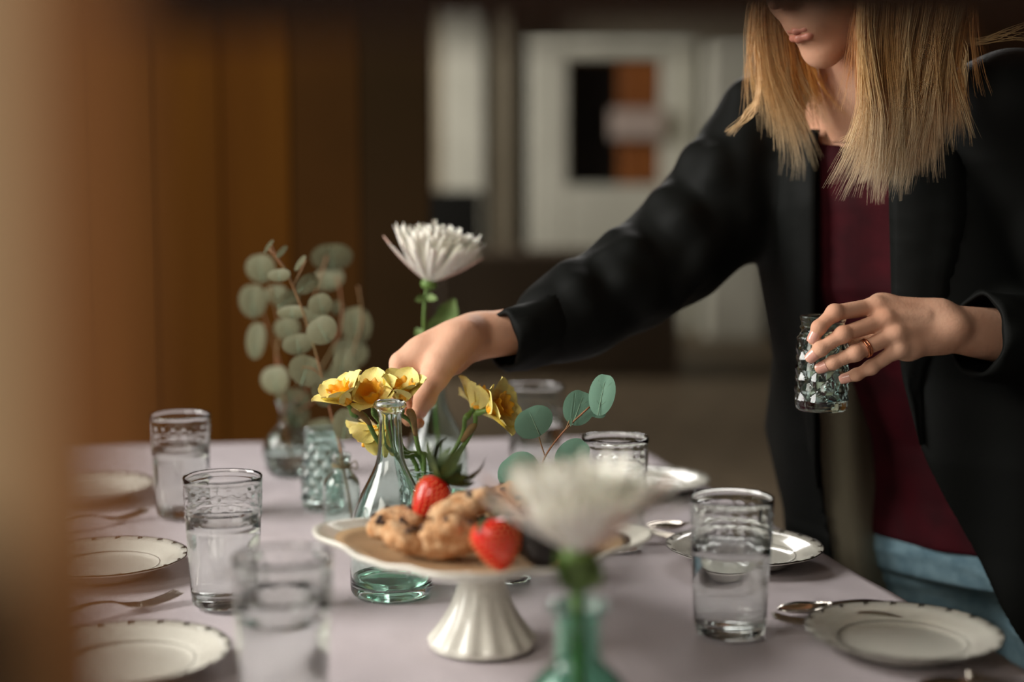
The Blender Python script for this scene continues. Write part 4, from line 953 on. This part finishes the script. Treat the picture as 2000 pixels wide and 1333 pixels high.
# rolled cuffs: open thick tubes round the wrists
def cuff(cs, parent=None, wob=.003, flap=None):
    """cs: list of (centre, radius, radius_v); first is the open end"""
    n = len(cs); V = []; F = []; seg = 48; ring = []
    for i, (c_, r) in enumerate(cs): ring.append((Vector(c_), r))
    tn = (ring[-1][0] - ring[0][0]).normalized(); a = (Vector((0, -1, 0)) - tn * -tn.y).normalized(); b = tn.cross(a)
    prof = [(i, 0) for i in range(n)] + [(i, -1) for i in reversed(range(n))]
    for j, (i, w_) in enumerate(prof):
        c_, r = ring[i]
        for k in range(seg):
            t = 2 * PI * k / seg; rr = r + (w_ * .0045) + wob * math.sin(3 * t + i) * .5 + wob * .5 * math.sin(7 * t + 2 * i)
            q = c_ + (a * math.cos(t) + b * math.sin(t)) * rr
            if flap: q += flap(t, i, w_)
            V.append(q)
    L = len(prof)
    for j in range(L):
        j2 = (j + 1) % L
        for k in range(seg): k2 = (k + 1) % seg; F.append((j * seg + k, j * seg + k2, j2 * seg + k2, j2 * seg + k))
    pobj('rolled_cuff', V, F, BLAZER)
a = P(976, 657, 1.650); b = P(1085, 628, 1.690); ax = (b - a)
def flp(t, i, w_): k = max(0, math.cos(t - R_(250))) ** 3; return Vector((-.001, 0, -.026)) * k * (1 if i < 4 else .3)
ra = 68 / ppm(1.66); cuff([(a, ra), (a + ax * .06, ra + .003), (a + ax * .3, ra + .0045), (a + ax * .62, ra + .005), (a + ax * .92, ra + .006), (a + ax, ra + .001)], flap=flp)
a = P(1908, 655, 1.555); b = P(2040, 668, 1.590); ax = (b - a); ra = 80 / ppm(1.56)
cuff([(a, ra), (a + ax * .06, ra + .003), (a + ax * .3, ra + .004), (a + ax * .7, ra + .005), (a + ax * .95, ra + .005), (a + ax, ra + .001)], flap=lambda t, i, w_: Vector((.010, 0, -.006)) * max(0, -math.sin(t)) if False else Vector((0, 0, 0)))
# hair
def strands(paths, rads, name, m, parent=None):
    """paths: (S, N, 3)"""
    Pn = np.array(paths); S_, N_, _ = Pn.shape; t = np.gradient(Pn, axis=1); t /= np.linalg.norm(t, axis=2, keepdims=True) + 1e-9
    a = np.cross(t, np.array([.3, 1, .1])); a /= np.linalg.norm(a, axis=2, keepdims=True) + 1e-9; b = np.cross(t, a); rd = np.array(rads)[:, :, None]
    ring = np.stack([Pn + (a * math.cos(q) + b * math.sin(q)) * rd for q in (0, 2 * PI / 3, 4 * PI / 3)], 2)
    V = ring.reshape(-1, 3); base = (np.arange(S_)[:, None] * N_ + np.arange(N_ - 1)[None]) * 3; Q = []
    for k in range(3): k2 = (k + 1) % 3; Q.append(np.stack([base + k, base + k2, base + 3 + k2, base + 3 + k], -1).reshape(-1, 4))
    return pobj(name, V, np.concatenate(Q), m, parent)
rg_ = np.random.default_rng(3)
fd = Field(np.array(HC) - .17, np.array(HC) + .17, .005)
fd.ell(H(-.022, 0, .045), (.104, .085, .092), RH, .02).ell(H(-.055, 0, -.01), (.072, .083, .085), RH, .02)
fd.ell(H(.085, 0, -.03), (.060, .056, .085), RH, .02, True)
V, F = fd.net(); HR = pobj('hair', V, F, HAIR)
def curtain(nc, per, fx, fD, ytop, ylen, spread, m, seedo, rad=.00034):
    PA = []; RA = []; r_ = np.random.default_rng(seedo)
    for c_ in range(nc):
        u = (c_ + r_.uniform(-.4, .4)) / (nc - 1); u = min(max(u, 0), 1); yt = ylen(u) + r_.normal(0, 28) - abs(r_.normal(0, 22)) + 8; flick = r_.normal(0, 32); dD = r_.uniform(-1, 1)
        ys = np.linspace(0, 1, 15); bas = []
        for s_ in ys:
            y = ytop + (yt - ytop) * s_; x = fx(u, y) + flick * s_ ** 3 + 3 * math.sin(s_ * 6 + c_); bas.append(P(x, y, fD(u, y) + .016 * dD))
        bas = np.array(bas)
        for k in range(per):
            off = r_.normal(0, 1, 3) * spread * np.array([1, 1, .2]); cl = (1.3 - 1.0 * ys ** 1.4)[:, None]; fr = r_.normal(0, .003, 3) * np.array([1, 1, 0]); cut = 1.05 - abs(r_.normal(0, .13))
            p = bas + off[None] * cl + fr[None] * (ys[:, None] ** 4) * 1.6
            p = np.stack([np.interp(ys * cut, ys, p[:, j]) for j in range(3)], 1); PA.append(p); RA.append(rad * r_.uniform(.6, 1.3) * (1 - .85 * ys ** 3))
    return strands(PA, RA, 'hair_lock', m, None)
# near side curtain (screen right of the face)
def root_in(D_): return lambda u, y: D_(u, y) + (1.615 - D_(u, y)) * float(np.clip((-60 - y) / 200, 0, 1)) ** 1.3
fxR = lambda u, y: np.interp(y, [-260, -150, 0, 60, 150, 220, 300, 370], [1668, 1698, 1682, 1677, 1684, 1692, 1678, 1655]) * (1 - u) + np.interp(y, [-260, -150, 0, 60, 150, 220, 300, 370], [1790, 1872, 1888, 1876, 1862, 1856, 1842, 1826]) * u
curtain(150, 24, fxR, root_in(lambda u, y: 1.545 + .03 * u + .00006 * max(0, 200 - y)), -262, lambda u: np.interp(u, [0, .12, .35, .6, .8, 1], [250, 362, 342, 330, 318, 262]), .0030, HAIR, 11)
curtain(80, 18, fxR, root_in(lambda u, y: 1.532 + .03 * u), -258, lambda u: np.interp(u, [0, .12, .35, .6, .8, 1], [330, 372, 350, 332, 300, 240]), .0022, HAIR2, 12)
# far side curtain (left of the face) and the locks under the chin
fxL = lambda u, y: np.interp(y, [-260, -150, 0, 60, 150, 220, 310], [1575, 1505, 1474, 1468, 1474, 1490, 1512]) * (1 - u) + np.interp(y, [-260, -150, 0, 60, 150, 220, 310], [1662, 1580, 1548, 1550, 1560, 1585, 1612]) * u
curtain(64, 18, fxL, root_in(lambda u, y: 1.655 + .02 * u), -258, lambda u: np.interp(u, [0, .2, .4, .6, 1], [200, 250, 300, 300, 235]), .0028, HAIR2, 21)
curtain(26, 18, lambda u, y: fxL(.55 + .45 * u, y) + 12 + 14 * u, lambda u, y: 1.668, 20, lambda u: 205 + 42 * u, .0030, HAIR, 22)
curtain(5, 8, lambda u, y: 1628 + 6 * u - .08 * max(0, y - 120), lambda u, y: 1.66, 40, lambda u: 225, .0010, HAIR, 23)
# back of the hair and loose strands
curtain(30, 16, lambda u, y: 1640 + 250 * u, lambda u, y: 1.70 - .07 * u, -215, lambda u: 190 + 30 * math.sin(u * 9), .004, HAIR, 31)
PA = []; RA = []
for k in range(90):
    q = rg_.uniform(-1, 1, 8)
    if k < 36: pts = [P(1478 + 6 * q[0], 90 + 20 * q[1], 1.65), P(1482 + 6 * q[2], 180, 1.64), P(1462 + 10 * q[3], 222 + 8 * q[4], 1.64), P(1425 + 14 * q[5], 258 + 10 * q[6], 1.645)]
    elif k < 60: pts = [P(1850, 50 + 15 * q[0], 1.58), P(1880 + 10 * q[1], 110 + 30 * q[2], 1.57), P(1868 + 20 * q[3], 200 + 20 * q[4], 1.57), P(1845 + 20 * q[5], 270 + 30 * q[6], 1.57)]
    elif k < 76: pts = [P(1850, 70 + 10 * q[0], 1.6), P(1900, 82 + 8 * q[1], 1.6), P(1950, 72 + 12 * q[2], 1.6), P(2010, 60 + 22 * q[3], 1.61)]
    else: pts = [P(1690 + 10 * q[0], 200, 1.54), P(1668 + 8 * q[1], 250, 1.545), P(1650 + 14 * q[2], 290 + 20 * q[3], 1.55)]
    PA.append(np.array([list(v) for v in spline(pts, 13)])); RA.append(.00045 * (1 - .7 * np.linspace(0, 1, 13) ** 4))
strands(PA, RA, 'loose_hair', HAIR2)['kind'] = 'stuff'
jr = jar(JARC + Vector((0, 0, -.053)), 'diamond patterned glass jar held up in the left hand of the woman', .35)
